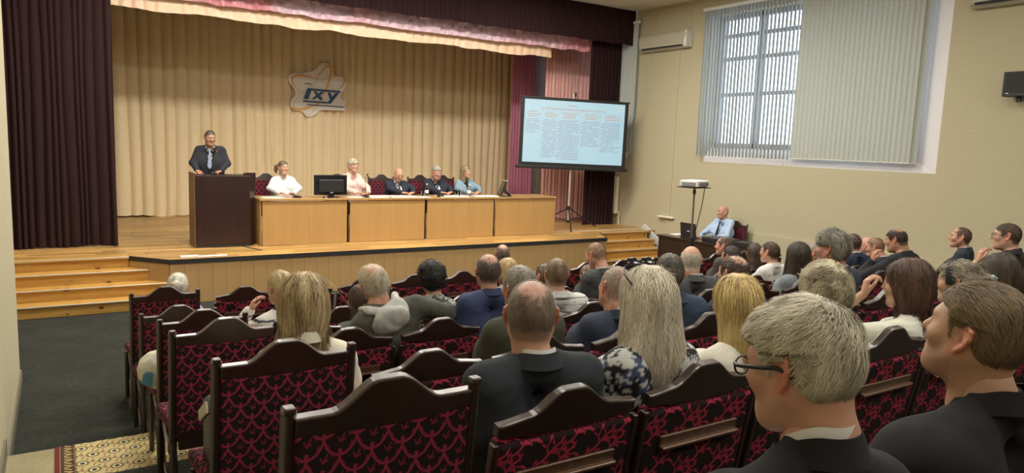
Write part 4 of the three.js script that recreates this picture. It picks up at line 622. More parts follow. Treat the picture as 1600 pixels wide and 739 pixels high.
// ---- hair strands that follow a surface
function strands(o) { // n, seed() -> [p, n], dir(p, n) -> V, len, seg, w, f(x,y,z), grad, lift, color(p)
  const R = o.rng, P = [], N = [], C = [], I = [], tmp = V(0, 0, 0);
  for (let s = 0; s < o.n; s++) {
    const [p, n0] = o.seed(R); if (!p) continue; const L = o.len(p, R), seg = o.seg, w = o.w * (0.7 + 0.6 * R()), off = o.off0 + (o.off1 - o.off0) * R(), col = o.color(p, R), wav = (R() - 0.5) * (o.wave ?? 0), wf = 18 + 14 * R(), wp = R() * 6.28;
    let cur = p.clone(), n = n0.clone(), d = o.dir(p, n, R), base = P.length / 3; const st = L / seg;
    for (let i = 0; i <= seg; i++) {
      if (o.free === undefined || cur.y >= o.free) d.addScaledVector(n, -d.dot(n)).normalize(); const side = tmp.crossVectors(d, n).normalize(), ww = w * (i === seg ? 0.12 : 1 - 0.35 * i / seg), t = i / seg, lift = (o.lift ?? 0) * t;
      const wob = wav * Math.sin(wf * t * L * 6 + wp);
      const x = cur.x + n.x * lift + side.x * wob, y = cur.y + n.y * lift + side.y * wob, z = cur.z + n.z * lift + side.z * wob;
      P.push(x - side.x * ww, y - side.y * ww, z - side.z * ww, x + side.x * ww, y + side.y * ww, z + side.z * ww);
      for (const q of [-0.45, 0.45]) { const nn = n.clone().addScaledVector(side, q).normalize(); N.push(nn.x, nn.y, nn.z); }
      C.push(...col, ...col); if (i < seg) { const b = base + i * 2; I.push(b, b + 1, b + 2, b + 1, b + 3, b + 2); }
      cur = cur.clone().addScaledVector(d, st); if (o.noise) cur.addScaledVector(side, o.noise * (R() - 0.5));
      const loose = o.free !== undefined && cur.y < o.free, dv = loose ? 1 : o.f.at(cur.x, cur.y, cur.z); if (loose) d.set(d.x * 0.5, -1, d.z * 0.5).normalize(); if (dv < 0.03) { if (i & 1 || seg < 5) n = o.f.grad(cur.x, cur.y, cur.z, 0.003); cur.addScaledVector(n, off - dv); }
      if (!loose) d = d.lerp(o.dir(cur, n, R), 0.5);
    }
  }
  const g = new THREE.BufferGeometry(); g.setAttribute('position', new THREE.Float32BufferAttribute(P, 3)); g.setAttribute('normal', new THREE.Float32BufferAttribute(N, 3)); g.setAttribute('color', new THREE.Float32BufferAttribute(C, 3)); g.setIndex(I); return g;
}
function sampler(g, keep) { const p = g.attributes.position, q = g.attributes.normal, ok = []; for (let i = 0; i < p.count; i++) { const k = keep(p.getX(i), p.getY(i), p.getZ(i)); if (k > 0) ok.push(i); } return (R) => { if (!ok.length) return [null]; const i = ok[Math.floor(R() * ok.length)]; const v = V(p.getX(i) + (R() - 0.5) * 0.006, p.getY(i) + (R() - 0.5) * 0.006, p.getZ(i) + (R() - 0.5) * 0.006); return R() < keep(v.x, v.y, v.z) ? [v, V(q.getX(i), q.getY(i), q.getZ(i))] : [null]; }; }
// hair bodies in head space, by style
const HAIR = {
  bob: (f) => f.ell([0, 0.035, 0.012], [0.093, 0.098, 0.108], 0).ell([0, -0.05, 0.03], [0.1, 0.1, 0.085], 0.05).cut((x, y, z) => Math.min(0.001, 0) + Math.max(-(Math.hypot(x / 0.062, (y + 0.03) / 0.095, (z + 0.11) / 0.085) - 1) * 0.05, -1), 0.02).cut((x, y, z) => -0.12 - y + 0.03 * noise(x * 45, 0, z * 45), 0.02),
  long: (f) => f.ell([0, 0.034, 0.012], [0.097, 0.1, 0.112], 0).ell([0, -0.1, 0.045], [0.122, 0.16, 0.088], 0.06).ell([0, -0.23, 0.07], [0.15, 0.12, 0.062], 0.06).cut((x, y, z) => -(Math.hypot(x / 0.064, (y + 0.04) / 0.105, (z + 0.12) / 0.1) - 1) * 0.05, 0.02).cut((x, y, z) => -0.33 - y + 0.05 * noise(x * 30, 0, z * 30), 0.01),
  longslim: (f) => f.ell([0, 0.034, 0.012], [0.09, 0.096, 0.106], 0).ell([0, -0.08, 0.045], [0.095, 0.15, 0.072], 0.05).ell([0, -0.2, 0.065], [0.1, 0.12, 0.05], 0.05).cut((x, y, z) => -(Math.hypot(x / 0.064, (y + 0.04) / 0.105, (z + 0.115) / 0.098) - 1) * 0.05, 0.02).cut((x, y, z) => -0.29 - y + 0.02 * noise(x * 30, 0, z * 30), 0.01),
  perm: (f) => f.ell([0, 0.042, 0.012], [0.098, 0.1, 0.112], 0).ell([0, -0.01, 0.045], [0.094, 0.088, 0.078], 0.04).cut((x, y, z) => -(Math.hypot(x / 0.066, (y + 0.045) / 0.1, (z + 0.105) / 0.085) - 1) * 0.05, 0.02).cut((x, y, z) => -0.078 - y + (z < 0.01 ? 0.075 : 0), 0.03),
  short: (f) => f.ell([0, 0.04, 0.012], [0.086, 0.092, 0.104], 0).ell([0, -0.005, 0.042], [0.079, 0.078, 0.07], 0.03).cut((x, y, z) => -(Math.hypot(x / 0.07, (y + 0.035) / 0.1, (z + 0.1) / 0.078) - 1) * 0.05, 0.015).cut((x, y, z) => (z < 0.028 ? 0.028 : -0.068) - y, 0.02),
  bushy: (f) => f.ell([0, 0.046, 0.0], [0.09, 0.092, 0.112], 0).ell([0, 0.01, 0.042], [0.085, 0.085, 0.075], 0.03).cut((x, y, z) => -(Math.hypot(x / 0.072, (y + 0.045) / 0.1, (z + 0.105) / 0.078) - 1) * 0.05, 0.015).cut((x, y, z) => (z < 0.028 ? 0.022 : -0.07) - y, 0.02),
  ponytail: (f) => f.ell([0, 0.036, 0.012], [0.082, 0.088, 0.1], 0).ell([0, 0.0, 0.04], [0.078, 0.076, 0.066], 0.03).chain([[0.02, 0.03, 0.1], [0.05, 0.015, 0.145], [0.06, -0.04, 0.155], [0.058, -0.09, 0.145]], [0.022, 0.034, 0.03, 0.012], 0.015).cut((x, y, z) => -(Math.hypot(x / 0.07, (y + 0.04) / 0.1, (z + 0.1) / 0.08) - 1) * 0.05, 0.015).cut((x, y, z) => (z < 0.02 ? 0.02 : z > 0.1 ? -0.2 : -0.03) - y, 0.02),
  bun: (f) => f.ell([0, 0.036, 0.012], [0.083, 0.089, 0.1], 0).ell([0, 0.0, 0.04], [0.08, 0.076, 0.068], 0.03).ell([0, 0.03, 0.115], [0.05, 0.048, 0.035], 0.012).cut((x, y, z) => -(Math.hypot(x / 0.07, (y + 0.04) / 0.1, (z + 0.1) / 0.08) - 1) * 0.05, 0.015).cut((x, y, z) => (z < 0.02 ? 0.02 : -0.062) - y, 0.02),
};
const FLOWS = {
  down: (p, n) => V(p.x * 3.2, -1 + 0.6 * Math.max(0, n.y), (p.z - 0.0) * 3.2 * Math.max(0, n.y) + 0.12).normalize(),
  part: (p, n) => V(p.x * 9 * Math.max(0, n.y) + p.x * 1.2, -1 + 0.8 * Math.max(0, n.y), 0.25).normalize(),
  back: (p, n) => V(p.x * 1.5, -0.45 - 0.5 * (p.z > 0.05), 0.9 * (p.z < 0.08)).normalize(),
  whorl: (p, n) => { const dx = p.x - 0.01, dz = p.z - 0.055; const r = Math.hypot(dx, dz) + 1e-4; return V(dx / r - 0.45 * dz / r, -0.35 - (p.y < 0.05) * 0.9, dz / r + 0.45 * dx / r).normalize(); },
  side: (p, n) => V(0.9 * (p.y > 0.06) + p.x * 2, -0.55, (p.z - 0.02) * 3 + 0.25).normalize(),
  curl: (p, n) => V(Math.sin(p.y * 60 + p.z * 40) + p.x * 3, -0.6 + Math.sin(p.x * 70), Math.cos(p.y * 50 + p.x * 30) + p.z * 2).normalize(),
};
const SKULL = new Field().ell([0, 0.03, 0.01], [0.075, 0.086, 0.094], 0).ell([0, 0.0, 0.038], [0.068, 0.07, 0.064], 0.03).ell([0, -0.022, -0.042], [0.056, 0.078, 0.047], 0.04);
function hairGeo(o, head, headF, cell, near) {
  const R = mulberry(o.seed ?? 1), list = [], c1 = o.c1, c2 = o.c2, low = o.low, col = (p, R2) => { const t = clamp(0.5 + 0.55 * noise(p.x * 45, p.y * 9, p.z * 45) + 0.5 * (R2() - 0.5)), q = low ? sstep(0.0, -0.05, p.y) : 0; const k = 0.85 + 0.3 * R2(); return c1.map((v, i) => { const w = lerp(v, c2[i], t) * k; return low ? lerp(w, low[i] * k, q) : w; }); };
  let f = SKULL, base = head, keep;
  if (o.style === 'cropped') { const kind = o.scalp ?? 'full'; keep = (x, y, z) => (y < -0.08 ? 0 : scalp(x, y, z, kind)); }
  else if (o.style === 'cap') {
    const kind = o.scalp ?? 'full', T = (x, y, z) => { const m = scalp(x, y, z, kind); return m * lerp(lerp(0.0015, o.side ?? 0.006, sstep(-0.06, 0.02, y)), o.topH ?? 0.018, sstep(0.02, 0.085, y)) - (1 - m) * 0.009; }, lump = o.lump ?? 0.003;
    const vol = (x, y, z) => { const d = SKULL.at(x, y, z); return d > 0.06 || d < -0.03 ? d : d - T(x, y, z) + lump * noise(x * 45, y * 30, z * 45) * sstep(0.0, 0.05, y); };
    f = { at: vol, grad: (x, y, z) => SKULL.grad(x, y, z) };
    base = isoMesh(vol, [-0.12, -0.12, -0.13], [0.12, 0.15, 0.14], Math.max(cell, 0.0045)); paint(base, (x, y, z) => col(V(x, y, z), () => 0.5).map((v) => v * 0.8)); list.push(base); keep = (x, y, z) => (scalp(x, y, z, kind) > 0.35 ? 1 : 0);
  }
  else {
    f = HAIR[o.style](new Field()); const lump = o.lump ?? 0.004; const wp = (x, y, z) => lump * noise(x * 38 + 3, y * (o.style.startsWith('long') || o.style === 'bob' ? 9 : 38), z * 38) + lump * 0.5 * noise(x * 90, y * 30, z * 90);
    base = isoMesh((x, y, z) => { const d = f.at(x, y, z); return Math.abs(d) > 0.03 ? d : d + wp(x, y, z); }, [-0.17, -0.36, -0.14], [0.17, 0.16, 0.2], Math.max(cell, 0.0055)); paint(base, (x, y, z) => { const t = clamp(0.5 + 0.6 * noise(x * 60, y * 8, z * 60)); return c1.map((v, i) => lerp(v, c2[i], t) * 0.8); }); list.push(base);
    const bald = o.thin; keep = (x, y, z) => (bald ? bald(x, y, z) : 1);
  }
  const n = Math.round((o.n ?? (near === 2 ? 5200 : near === 1 ? 2400 : 900)) * (near === 2 ? 0.68 : 0.48));
  list.push(strands({ rng: R, n, seed: sampler(base, keep), dir: FLOWS[o.flow ?? 'down'], len: (p, R2) => o.len * (0.6 + 0.8 * R2()), seg: o.seg ?? (o.len > 0.05 ? 6 : 3), w: (o.w ?? 0.0008) * (near === 2 ? 1.2 : near === 1 ? 2.1 : 3.2), f, off0: o.off0 ?? 0.0005, off1: o.off1 ?? 0.004, lift: o.lift ?? 0, wave: o.wave ?? 0, noise: o.frizz ?? 0.001, free: o.style === 'bob' ? -0.085 : o.style === 'long' ? -0.28 : o.style === 'longslim' ? -0.24 : undefined, color: col }));
  return fuse(list);
}
const SKIN = { fair: [0.56, 0.33, 0.23], pale: [0.60, 0.38, 0.28], tan: [0.46, 0.25, 0.165], ruddy: [0.55, 0.29, 0.21] };
const skinMat = phys({ vertexColors: true, roughness: 0.48, clearcoat: 0.08, clearcoatRoughness: 0.4 }), hairMat = std({ vertexColors: true, roughness: 0.5 }), clothMat = phys({ vertexColors: true, roughness: 0.9, sheen: 0.06, sheenColor: new THREE.Color(0.2, 0.2, 0.22), sheenRoughness: 0.6 }), shirtMat = std({ vertexColors: true, roughness: 0.8 }), leather = std({ color: new THREE.Color().setRGB(0.015, 0.013, 0.012), roughness: 0.35 }), glassM = phys({ color: 0xffffff, roughness: 0.02, transmission: 1, thickness: 0, ior: 1.5 }), frameM = std({ color: new THREE.Color().setRGB(0.012, 0.012, 0.014), roughness: 0.3 });
const sub3 = (a, b) => [a[0] - b[0], a[1] - b[1], a[2] - b[2]], add3 = (a, b) => [a[0] + b[0], a[1] + b[1], a[2] + b[2]], mul3 = (a, s) => [a[0] * s, a[1] * s, a[2] * s], mix3 = (a, b, t) => [lerp(a[0], b[0], t), lerp(a[1], b[1], t), lerp(a[2], b[2], t)];
/* Person in its own space: origin on the floor under the head, facing -z. o.hy = height of the head's centre over the floor. */
function person(o) {
  const t = thing('person', o.label, 'person', [o.at[0], o.floor, o.at[2]], o.turn ?? 0), near = o.near ?? 0, hy = o.at[1] - o.floor, s = o.size ?? 1, g = o.girth ?? 1, fem = o.fem ? 1 : 0;
  const cH = o.cell ?? (near === 2 ? 0.0042 : near === 1 ? 0.0058 : 0.0078), cC = near === 2 ? 0.012 : near === 1 ? 0.016 : 0.022;
  const hm = new THREE.Matrix4().makeRotationFromEuler(new THREE.Euler(-(o.pitch ?? 0), o.look ?? 0, o.roll ?? 0, 'YXZ')).scale(V(s, s, s)).setPosition(0, hy, 0), H = (p) => V(...p).applyMatrix4(hm).toArray();
  // joints
  const lean = o.lean ?? 0, neck = add3([0, hy - 0.155 * s, 0.045], [0, 0, (o.pitch ?? 0) > 0.2 ? 0.04 : 0]), sw = (fem ? 0.136 : 0.168) * (0.75 + 0.25 * g), sy = neck[1] - (fem ? 0.066 : 0.036) - (o.drop ?? 0), stand = o.stand;
  const seat = stand ? 0.95 : (o.seatH ?? 0.56), hip = [(o.hipx ?? 0), seat, stand ? 0.03 : (o.hipz ?? -0.06)], shx = o.shx ?? 0;
  const sho = (d) => [neck[0] + shx + d * sw, sy - d * (o.slant ?? 0), neck[2] + 0.012];
  const A = (d) => { const a = (d > 0 ? o.armR : o.armL) ?? {}; const S = sho(d); return { S, e: a.e ?? [S[0] + d * 0.045, S[1] - 0.28, S[2] - 0.07 - lean * 0.5], w: a.w ?? [hip[0] + d * 0.12, seat + 0.07, hip[2] - 0.27], hand: a.hand, palm: a.palm ?? [0, 1, 0], dir: a.dir ?? [-d * 0.3, -0.35, -0.9], curl: a.curl ?? 0.35, none: a.none }; };
  const arms = [A(-1), A(1)], mid = mix3(hip, neck, 0.45), cw = 0.075 * g * (fem ? 0.85 : 1), ch = mix3(hip, neck, 0.6);
  const torso = (f, x, belly = 0) => {
    for (const d of [-1, 1]) {
      f.chain([[hip[0] + d * 0.07, hip[1], hip[2]], [mid[0] + d * cw, mid[1], mid[2]], [ch[0] + d * (cw + 0.035), ch[1], ch[2]], [neck[0] + shx + d * (cw + 0.03), sy - 0.045, neck[2] + 0.012]], [0.112 * g + x, 0.1 * g + x, 0.098 * Math.sqrt(g) + x, 0.058 + x], 0.07);
      f.cap([neck[0] + d * 0.022, neck[1] - 0.002, neck[2] + 0.004], add3(sho(d), [d * -0.01, 0.004, 0]), 0.046 + x, 0.044 + x, 0.06);
      if (fem) f.ell([ch[0] + d * 0.075, ch[1] + 0.03, ch[2] - 0.1], [0.06 + x, 0.058 + x, 0.05 + x], 0.04);
    }
    if (o.belly) f.ell([mid[0], mid[1] - 0.03, mid[2] - 0.07], [0.13 * g + x, 0.13, 0.1 * g + x], 0.08);
  };
  const arm = (f, a, x, from = 0, to = 1) => {
    const up = [0.05 + x, 0.042 + x], lo = [0.043 + x, 0.029 + x * 1.1]; f.cap(mix3(a.S, a.e, 0.02), mix3(a.S, a.e, Math.min(1, to * 2)), up[0] * (0.8 + 0.2 * g), lerp(up[0], up[1], Math.min(1, to * 2)), 0.045);
    if (to > 0.5) f.cap(a.e, mix3(a.e, a.w, (to - 0.5) * 2), lo[0], lerp(lo[0], lo[1], (to - 0.5) * 2), 0.03);
  };
  const knees = [-1, 1].map((d) => (stand ? [d * 0.1, 0.5, 0.0] : [hip[0] + d * 0.13, 0.5, hip[2] - 0.44])), feet = [-1, 1].map((d, i) => [knees[i][0] + d * 0.01, 0.085, stand ? 0.03 : knees[i][2] + (o.tuck ?? 0.02)]);
  const legs = (f, x) => { for (let i = 0; i < 2; i++) { const d = i ? 1 : -1; f.cap([hip[0] + d * 0.085, hip[1] - 0.01, hip[2]], knees[i], 0.088 * Math.sqrt(g) + x, 0.058 + x, 0.05); f.cap(knees[i], feet[i], 0.056 + x, 0.04 + x, 0.03); } };
  const lo = [-0.55, 0, -0.85], hi = [0.55, hy + 0.05, 0.45];
  // --- body: one skin mesh (torso, limbs, neck, head, hands)
  const bf = new Field(); torso(bf, -0.006); bf.cap(neck, H([0, -0.07, 0.034]), 0.0565 * s + (o.fat ?? 0), 0.052 * s + (o.fat ?? 0), 0.03); for (const a of arms) { arm(bf, a, -0.004); } legs(bf, -0.006);
  for (let i = 0; i < 2; i++) bf.cap([feet[i][0], 0.05, feet[i][2] + 0.02], [feet[i][0], 0.035, feet[i][2] - 0.15], 0.035, 0.03, 0.03);
  const skinC = o.skin ?? SKIN.fair, body = isoMesh((x, y, z) => bf.at(x, y, z), lo, hi, near === 2 ? 0.021 : 0.026); paint(body, (x, y, z) => skinC.map((v) => v * (0.95 + 0.08 * (0.5 + 0.5 * noise(x * 30, y * 30, z * 30)))));
  const hairC = o.hair?.c1 ? mix3(o.hair.c1, o.hair.c2, 0.4) : [0.1, 0.08, 0.06];
  const head = headGeo({ skin: skinC, hair: hairC, scalp: o.hair ? (o.hair.scalp ?? (o.hair.style === 'cropped' ? 'full' : 'none')) : 'none', dense: o.hair?.dense, fat: o.fat, jaw: fem ? -0.006 : 0, nose: o.nose ?? (fem ? 0.9 : 1.1), beard: o.beard, brow: o.brow }, cH), hf = headField({ fat: o.fat, jaw: fem ? -0.006 : 0, nose: o.nose ?? (fem ? 0.9 : 1.1) });
  const list = [body, head.clone().applyMatrix4(hm)];
  arms.forEach((a, i) => { if (a.none) return; const d = V(...a.dir).normalize(), pn = V(...a.palm); pn.addScaledVector(d, -pn.dot(d)).normalize(); const Y = d.clone().negate(), X = V(0, 0, 0).crossVectors(Y, pn), m = new THREE.Matrix4().makeBasis(X, Y, pn).scale(V(fem ? 0.88 : 1, fem ? 0.88 : 1, fem ? 0.88 : 1)).setPosition(...a.w); const hg = handGeo(a.thumb ?? (i ? -1 : 1), a.curl, near === 2 ? 0.005 : 0.0068).clone().applyMatrix4(m); paint(hg, (x, y, z) => skinC.map((v, q) => v * (q ? 0.97 : 1.03))); list.push(hg); });
  mesh('body', fuse(list), skinMat, t);
  // --- hair
  if (o.hair) { const hg = hairGeo({ ...o.hair, seed: Math.round(hy * 1000 + o.at[0] * 77) }, head, hf, cH, near); hg.applyMatrix4(hm); mesh('hair', hg, hairMat, t); }
  // --- clothing
  const c = o.top, collarLine = (k) => { const y = neck[1], z = neck[2], r = 0.066 * s + (o.fat ?? 0); return [[0, y + 0.034 + k, z + r * 0.98], [r * 0.8, y + 0.028 + k, z + r * 0.62], [r * 1.02, y + 0.015 + k, z], [r * 0.86, y - 0.012 + k, z - r * 0.62], [0.045, y - 0.05 + k, z - r * 1.05]]; };
  const fold = (amp) => (x, y, z) => amp * (noise(x * 6 + 5, y * 11, z * 8 + hy * 7) + 0.5 * noise(x * 19, y * 26 + 3, z * 19)) + amp * 1.1 * Math.abs(noise(Math.abs(x) * 9 + y * 17, y * 5 - Math.abs(x) * 11, z * 7 + hy)) - amp * 0.4;
  const cloth = (name, x, colour, opt = {}) => {
    const f = new Field(); torso(f, x); if (!opt.noArms) for (const a of arms) arm(f, a, x * 0.9, 0, opt.sleeve ?? 0.985); if (opt.hem !== undefined) { const yh = seat + opt.hem; f.cap([hip[0] - 0.07, seat - 0.02, hip[2]], [hip[0] + 0.07, seat - 0.02, hip[2]], 0.115 * g + x, 0.115 * g + x, 0.05); f.cut((a, b) => yh - b, 0.005); }
    const nv = sub3(H([0, -0.03, 0.02]), neck), nl = Math.hypot(...nv), nn = nv.map((v) => v / nl), oz = opt.scoop ?? 0.012, ny = opt.neckY ?? 0.03;
    f.cut((a, b, q) => { const h = (a - neck[0]) * nn[0] + (b - neck[1]) * nn[1] + (q - neck[2]) * nn[2]; return Math.min(h - ny + 0.5 * Math.max(0, neck[2] - q - 0.02), 0.068 + oz + (o.fat ?? 0) - Math.hypot(a - neck[0], (q - neck[2]) * 0.85)); }, 0.004);
    if (opt.v) f.cut((a, b, q) => { const dpt = neck[1] + 0.03 - b; return dpt < 0 || q > neck[2] - 0.02 ? -0.02 : Math.min(0.015, (0.07 - dpt * (0.07 / opt.v)) - Math.abs(a - neck[0])); }, 0.003);
    { const fo = fold(opt.fold ?? 0.0045); f.warp(opt.seam && cC < 0.013 ? (a, b, q) => fo(a, b, q) + (q > 0 ? 0.004 * Math.max(0, 1 - Math.abs(a - neck[0]) / 0.007) : 0) + 0.003 * Math.max(0, 1 - Math.abs(Math.abs(a - neck[0] - shx) - sw + 0.012 + 0.05 * Math.max(0, sy - 0.02 - b)) / 0.008) : fo); } if (opt.extra) opt.extra(f);
    const wf = f.w; f.w = null; const gm = isoMesh((a, b, q) => { const d = f.at(a, b, q); return Math.abs(d) > 0.03 ? d : d + wf(a, b, q); }, [-0.58, opt.low ?? 0.3, -0.75], [0.58, hy + 0.06, 0.45], opt.cell ?? cC); paint(gm, typeof colour === 'function' ? colour : (a, b, q) => { const k = 0.94 + 0.12 * (0.5 + 0.5 * noise(a * 60, b * 60, q * 60)); return colour.map((v) => v * k); }); return mesh(name, gm, opt.mat ?? clothMat, t);
  };
  const collar = (name, colour, { r = 0.06, y = 0.062, h = 0.045, th = 0.006, flare = 0.016, drop = 0.05, span = 2.55, mat = shirtMat } = {}) => { // folded band round the neck, higher at the nape
    const N = 44, P = [], I = [], rr = r * s + (o.fat ?? 0) * 0.9;
    for (let i = 0; i <= N; i++) { const a = lerp(-span, span, i / N), q = Math.abs(a) / span, dy = drop * sstep(0.3, 1, q), sx = Math.sin(a), cz = Math.cos(a), hh = h * (1 + 0.35 * sstep(0.7, 1, q)); for (const [k, e] of [[rr, 0], [rr + th, 0.002], [rr + th + flare, -hh], [rr + flare, -hh]]) P.push(neck[0] + k * sx, neck[1] + y - dy + e, neck[2] + 0.004 + k * cz * 1.05); }
    for (let i = 0; i < N; i++) for (let j = 0; j < 4; j++) { const a = i * 4 + j, b = i * 4 + (j + 1) % 4; I.push(a, a + 4, b, b, a + 4, b + 4); } I.push(0, 1, 2, 0, 2, 3); const e = N * 4; I.push(e, e + 2, e + 1, e, e + 3, e + 2);
    let gm = new THREE.BufferGeometry(); gm.setAttribute('position', new THREE.Float32BufferAttribute(P, 3)); gm.setIndex(I); gm = gm.toNonIndexed(); gm.computeVertexNormals(); gm.setIndex([...Array(gm.attributes.position.count).keys()]); paint(gm, (x, yy, z) => (typeof colour === 'function' ? colour(x, yy, z) : colour)); return mesh(name, gm, mat, t);
  };
  const ctx = { t, H, hm, neck, sho, arms, hip, ch, mid, seat, sy, sw, hy, s };
  if (c.kind === 'suit') {
    cloth('shirt', 0.002, c.shirt ?? [0.75, 0.75, 0.76], { mat: shirtMat, hem: -0.02, fold: 0.0015, noArms: true, low: mid[1] - 0.05, neckY: 0.045, scoop: -0.01, cell: Math.max(cC, 0.013) }); if (!(c.collarUp < 0)) collar('shirt_collar', c.shirt ?? [0.75, 0.75, 0.76], { r: 0.0545, y: 0.066 + (c.collarUp ?? 0), h: 0.04 + (c.collarUp ?? 0), flare: 0.008, th: 0.004 });
    cloth('jacket', 0.012, c.color, { v: 0.34, hem: -0.06, fold: c.fold ?? 0.0045, sleeve: 0.965, neckY: 0.034, scoop: -0.008, seam: true }); collar('jacket_collar', c.color, { r: 0.0645, y: 0.056, h: 0.048, flare: 0.02, mat: clothMat });
  } else { cloth(c.name ?? 'shirt', c.x ?? 0.008, c.color, { hem: -0.04, fold: c.fold ?? 0.005, sleeve: c.sleeve, v: c.v, scoop: c.scoop ?? (c.collar ? -0.008 : 0.008), neckY: c.neckY ?? (c.collar ? 0.034 : 0.03), mat: c.mat ?? shirtMat, extra: c.extra, cell: c.cell }); if (c.collar) collar('collar', c.color, { r: 0.06, y: 0.058, h: 0.042, flare: 0.014, mat: c.mat ?? shirtMat }); }
  if (c.tie) { const z0 = ch[2] - 0.125 * Math.sqrt(g); const f2 = new THREE.Shape([[-0.016, 0], [0.016, 0], [0.012, -0.035], [0.034, -0.3], [0, -0.34], [-0.034, -0.3], [-0.012, -0.035]].map(([x, y]) => new THREE.Vector2(x, y))); const tg = extrude(f2, 0.012, 0.003); tg.rotateX(0.3); tg.translate(0, neck[1] - 0.015, neck[2] - 0.1); mesh('tie', tg, c.tie, t); }
  { const f = new Field(); legs(f, 0.012); f.cap([hip[0] - 0.06, seat, hip[2]], [hip[0] + 0.06, seat, hip[2]], 0.118 * g, 0.118 * g, 0.05); f.cut((a, b) => 0.07 - b, 0.003).cut((a, b) => b - seat - 0.06, 0.005); f.warp(fold(0.004)); const gm = isoMesh((a, b, q) => f.at(a, b, q), [-0.45, 0.02, -0.8], [0.45, seat + 0.16, 0.35], 0.03); const tc = o.trousers ?? [0.03, 0.032, 0.04]; paint(gm, () => tc); mesh(o.skirt ? 'trousers' : 'trousers', gm, clothMat, t); }
  for (let i = 0; i < 2; i++) { const f = new Field(); f.cap([feet[i][0], 0.05, feet[i][2] + 0.025], [feet[i][0], 0.042, feet[i][2] - 0.16], 0.047, 0.04, 0.02).cut((a, b) => 0.002 - b, 0.003).cut((a, b) => b - 0.085, 0.01); mesh('shoe', isoMesh((a, b, q) => f.at(a, b, q), [feet[i][0] - 0.08, -0.02, feet[i][2] - 0.24], [feet[i][0] + 0.08, 0.13, feet[i][2] + 0.12], 0.014), leather, t); }
  if (o.glasses) { // frame, lenses and temples, in head space
    const L = []; for (const d of [-1, 1]) { L.push(new THREE.TorusGeometry(0.023, o.glasses.r ?? 0.0018, 8, 28).scale(1.1, 0.78, 1).translate(d * 0.032, 0.004, -0.108)); L.push(tube([[d * 0.056, 0.012, -0.107], [d * 0.075, 0.012, -0.09], [d * 0.084, 0.012, -0.03], [d * 0.086, 0.012, 0.006], [d * 0.08, -0.004, 0.03]], o.glasses.temple ?? 0.002, 20, 8)); } L.push(tube([[-0.008, 0.008, -0.108], [0, 0.011, -0.112], [0.008, 0.008, -0.108]], 0.0018, 8, 6));
    const e = new THREE.Group(); e.name = 'eyeglasses'; t.add(e); mesh('frame', join(L).applyMatrix4(hm), o.glasses.mat ?? frameM, e); for (const d of [-1, 1]) mesh('lens', new THREE.CylinderGeometry(0.023, 0.023, 0.0015, 24).rotateX(Math.PI / 2).scale(1.1, 0.78, 1).translate(d * 0.032, 0.004, -0.108).applyMatrix4(hm), glassM, e);
  }
  if (o.more) o.more(ctx);
  return t;
}
// ---------------------------------------------------------------- who sits where (head centres in metres)
const AIM = [2.1, -12.4];
const lookAt = (at) => Math.atan2(-(AIM[0] - at[0]), -(AIM[1] - at[2]));
const C = { navy: [0.022, 0.03, 0.052], black: [0.007, 0.008, 0.011], char: [0.06, 0.066, 0.075], olive: [0.05, 0.05, 0.033], blueShirt: [0.035, 0.05, 0.13], white: [0.72, 0.72, 0.70] };
const HC = { grey: [[0.20, 0.185, 0.16], [0.42, 0.39, 0.33]], silver: [[0.30, 0.28, 0.22], [0.62, 0.58, 0.46]], brown: [[0.035, 0.022, 0.014], [0.10, 0.065, 0.04]], dark: [[0.012, 0.01, 0.009], [0.04, 0.032, 0.028]], darkGrey: [[0.04, 0.037, 0.033], [0.16, 0.145, 0.12]], blond: [[0.36, 0.24, 0.11], [0.72, 0.55, 0.28]], ash: [[0.5, 0.44, 0.34], [0.95, 0.88, 0.72]], gold: [[0.44, 0.3, 0.1], [0.9, 0.7, 0.32]], lightBrown: [[0.13, 0.085, 0.045], [0.34, 0.24, 0.14]], red: [[0.04, 0.018, 0.012], [0.14, 0.065, 0.045]], white: [[0.55, 0.52, 0.42], [0.85, 0.83, 0.72]] };
const hair = (style, col, len, o = {}) => ({ style, c1: HC[col][0], c2: HC[col][1], len, ...o });
const crop = (col, len, kind = 'full', o = {}) => hair('cropped', col, len, { scalp: kind, flow: 'whorl', lift: 0.004, off0: 0.0005, off1: 0.003, ...o });
function sitter(row, at, label, o) { if (row < 7) { const k = (at[2] - 0.04) / at[2]; at = [at[0] * k, 2.4 + (at[1] - 2.4) * k, at[2] * k]; } const look = (o.look ?? lookAt(at)); const body = (o.bodyTurn ?? 0.3) * look; return person({ at, floor: FLOOR[row], label, near: row >= 6 ? 2 : row >= 4 ? 1 : 0, ...o, turn: body, look: look - body }); }
const stripes = (base, list, per, axis = 1) => (x, y, z) => { const v = (((axis ? y : x) / per) % 1 + 1) % 1; for (const [a, b, c] of list) if (v >= a && v < b) return c; return base; };
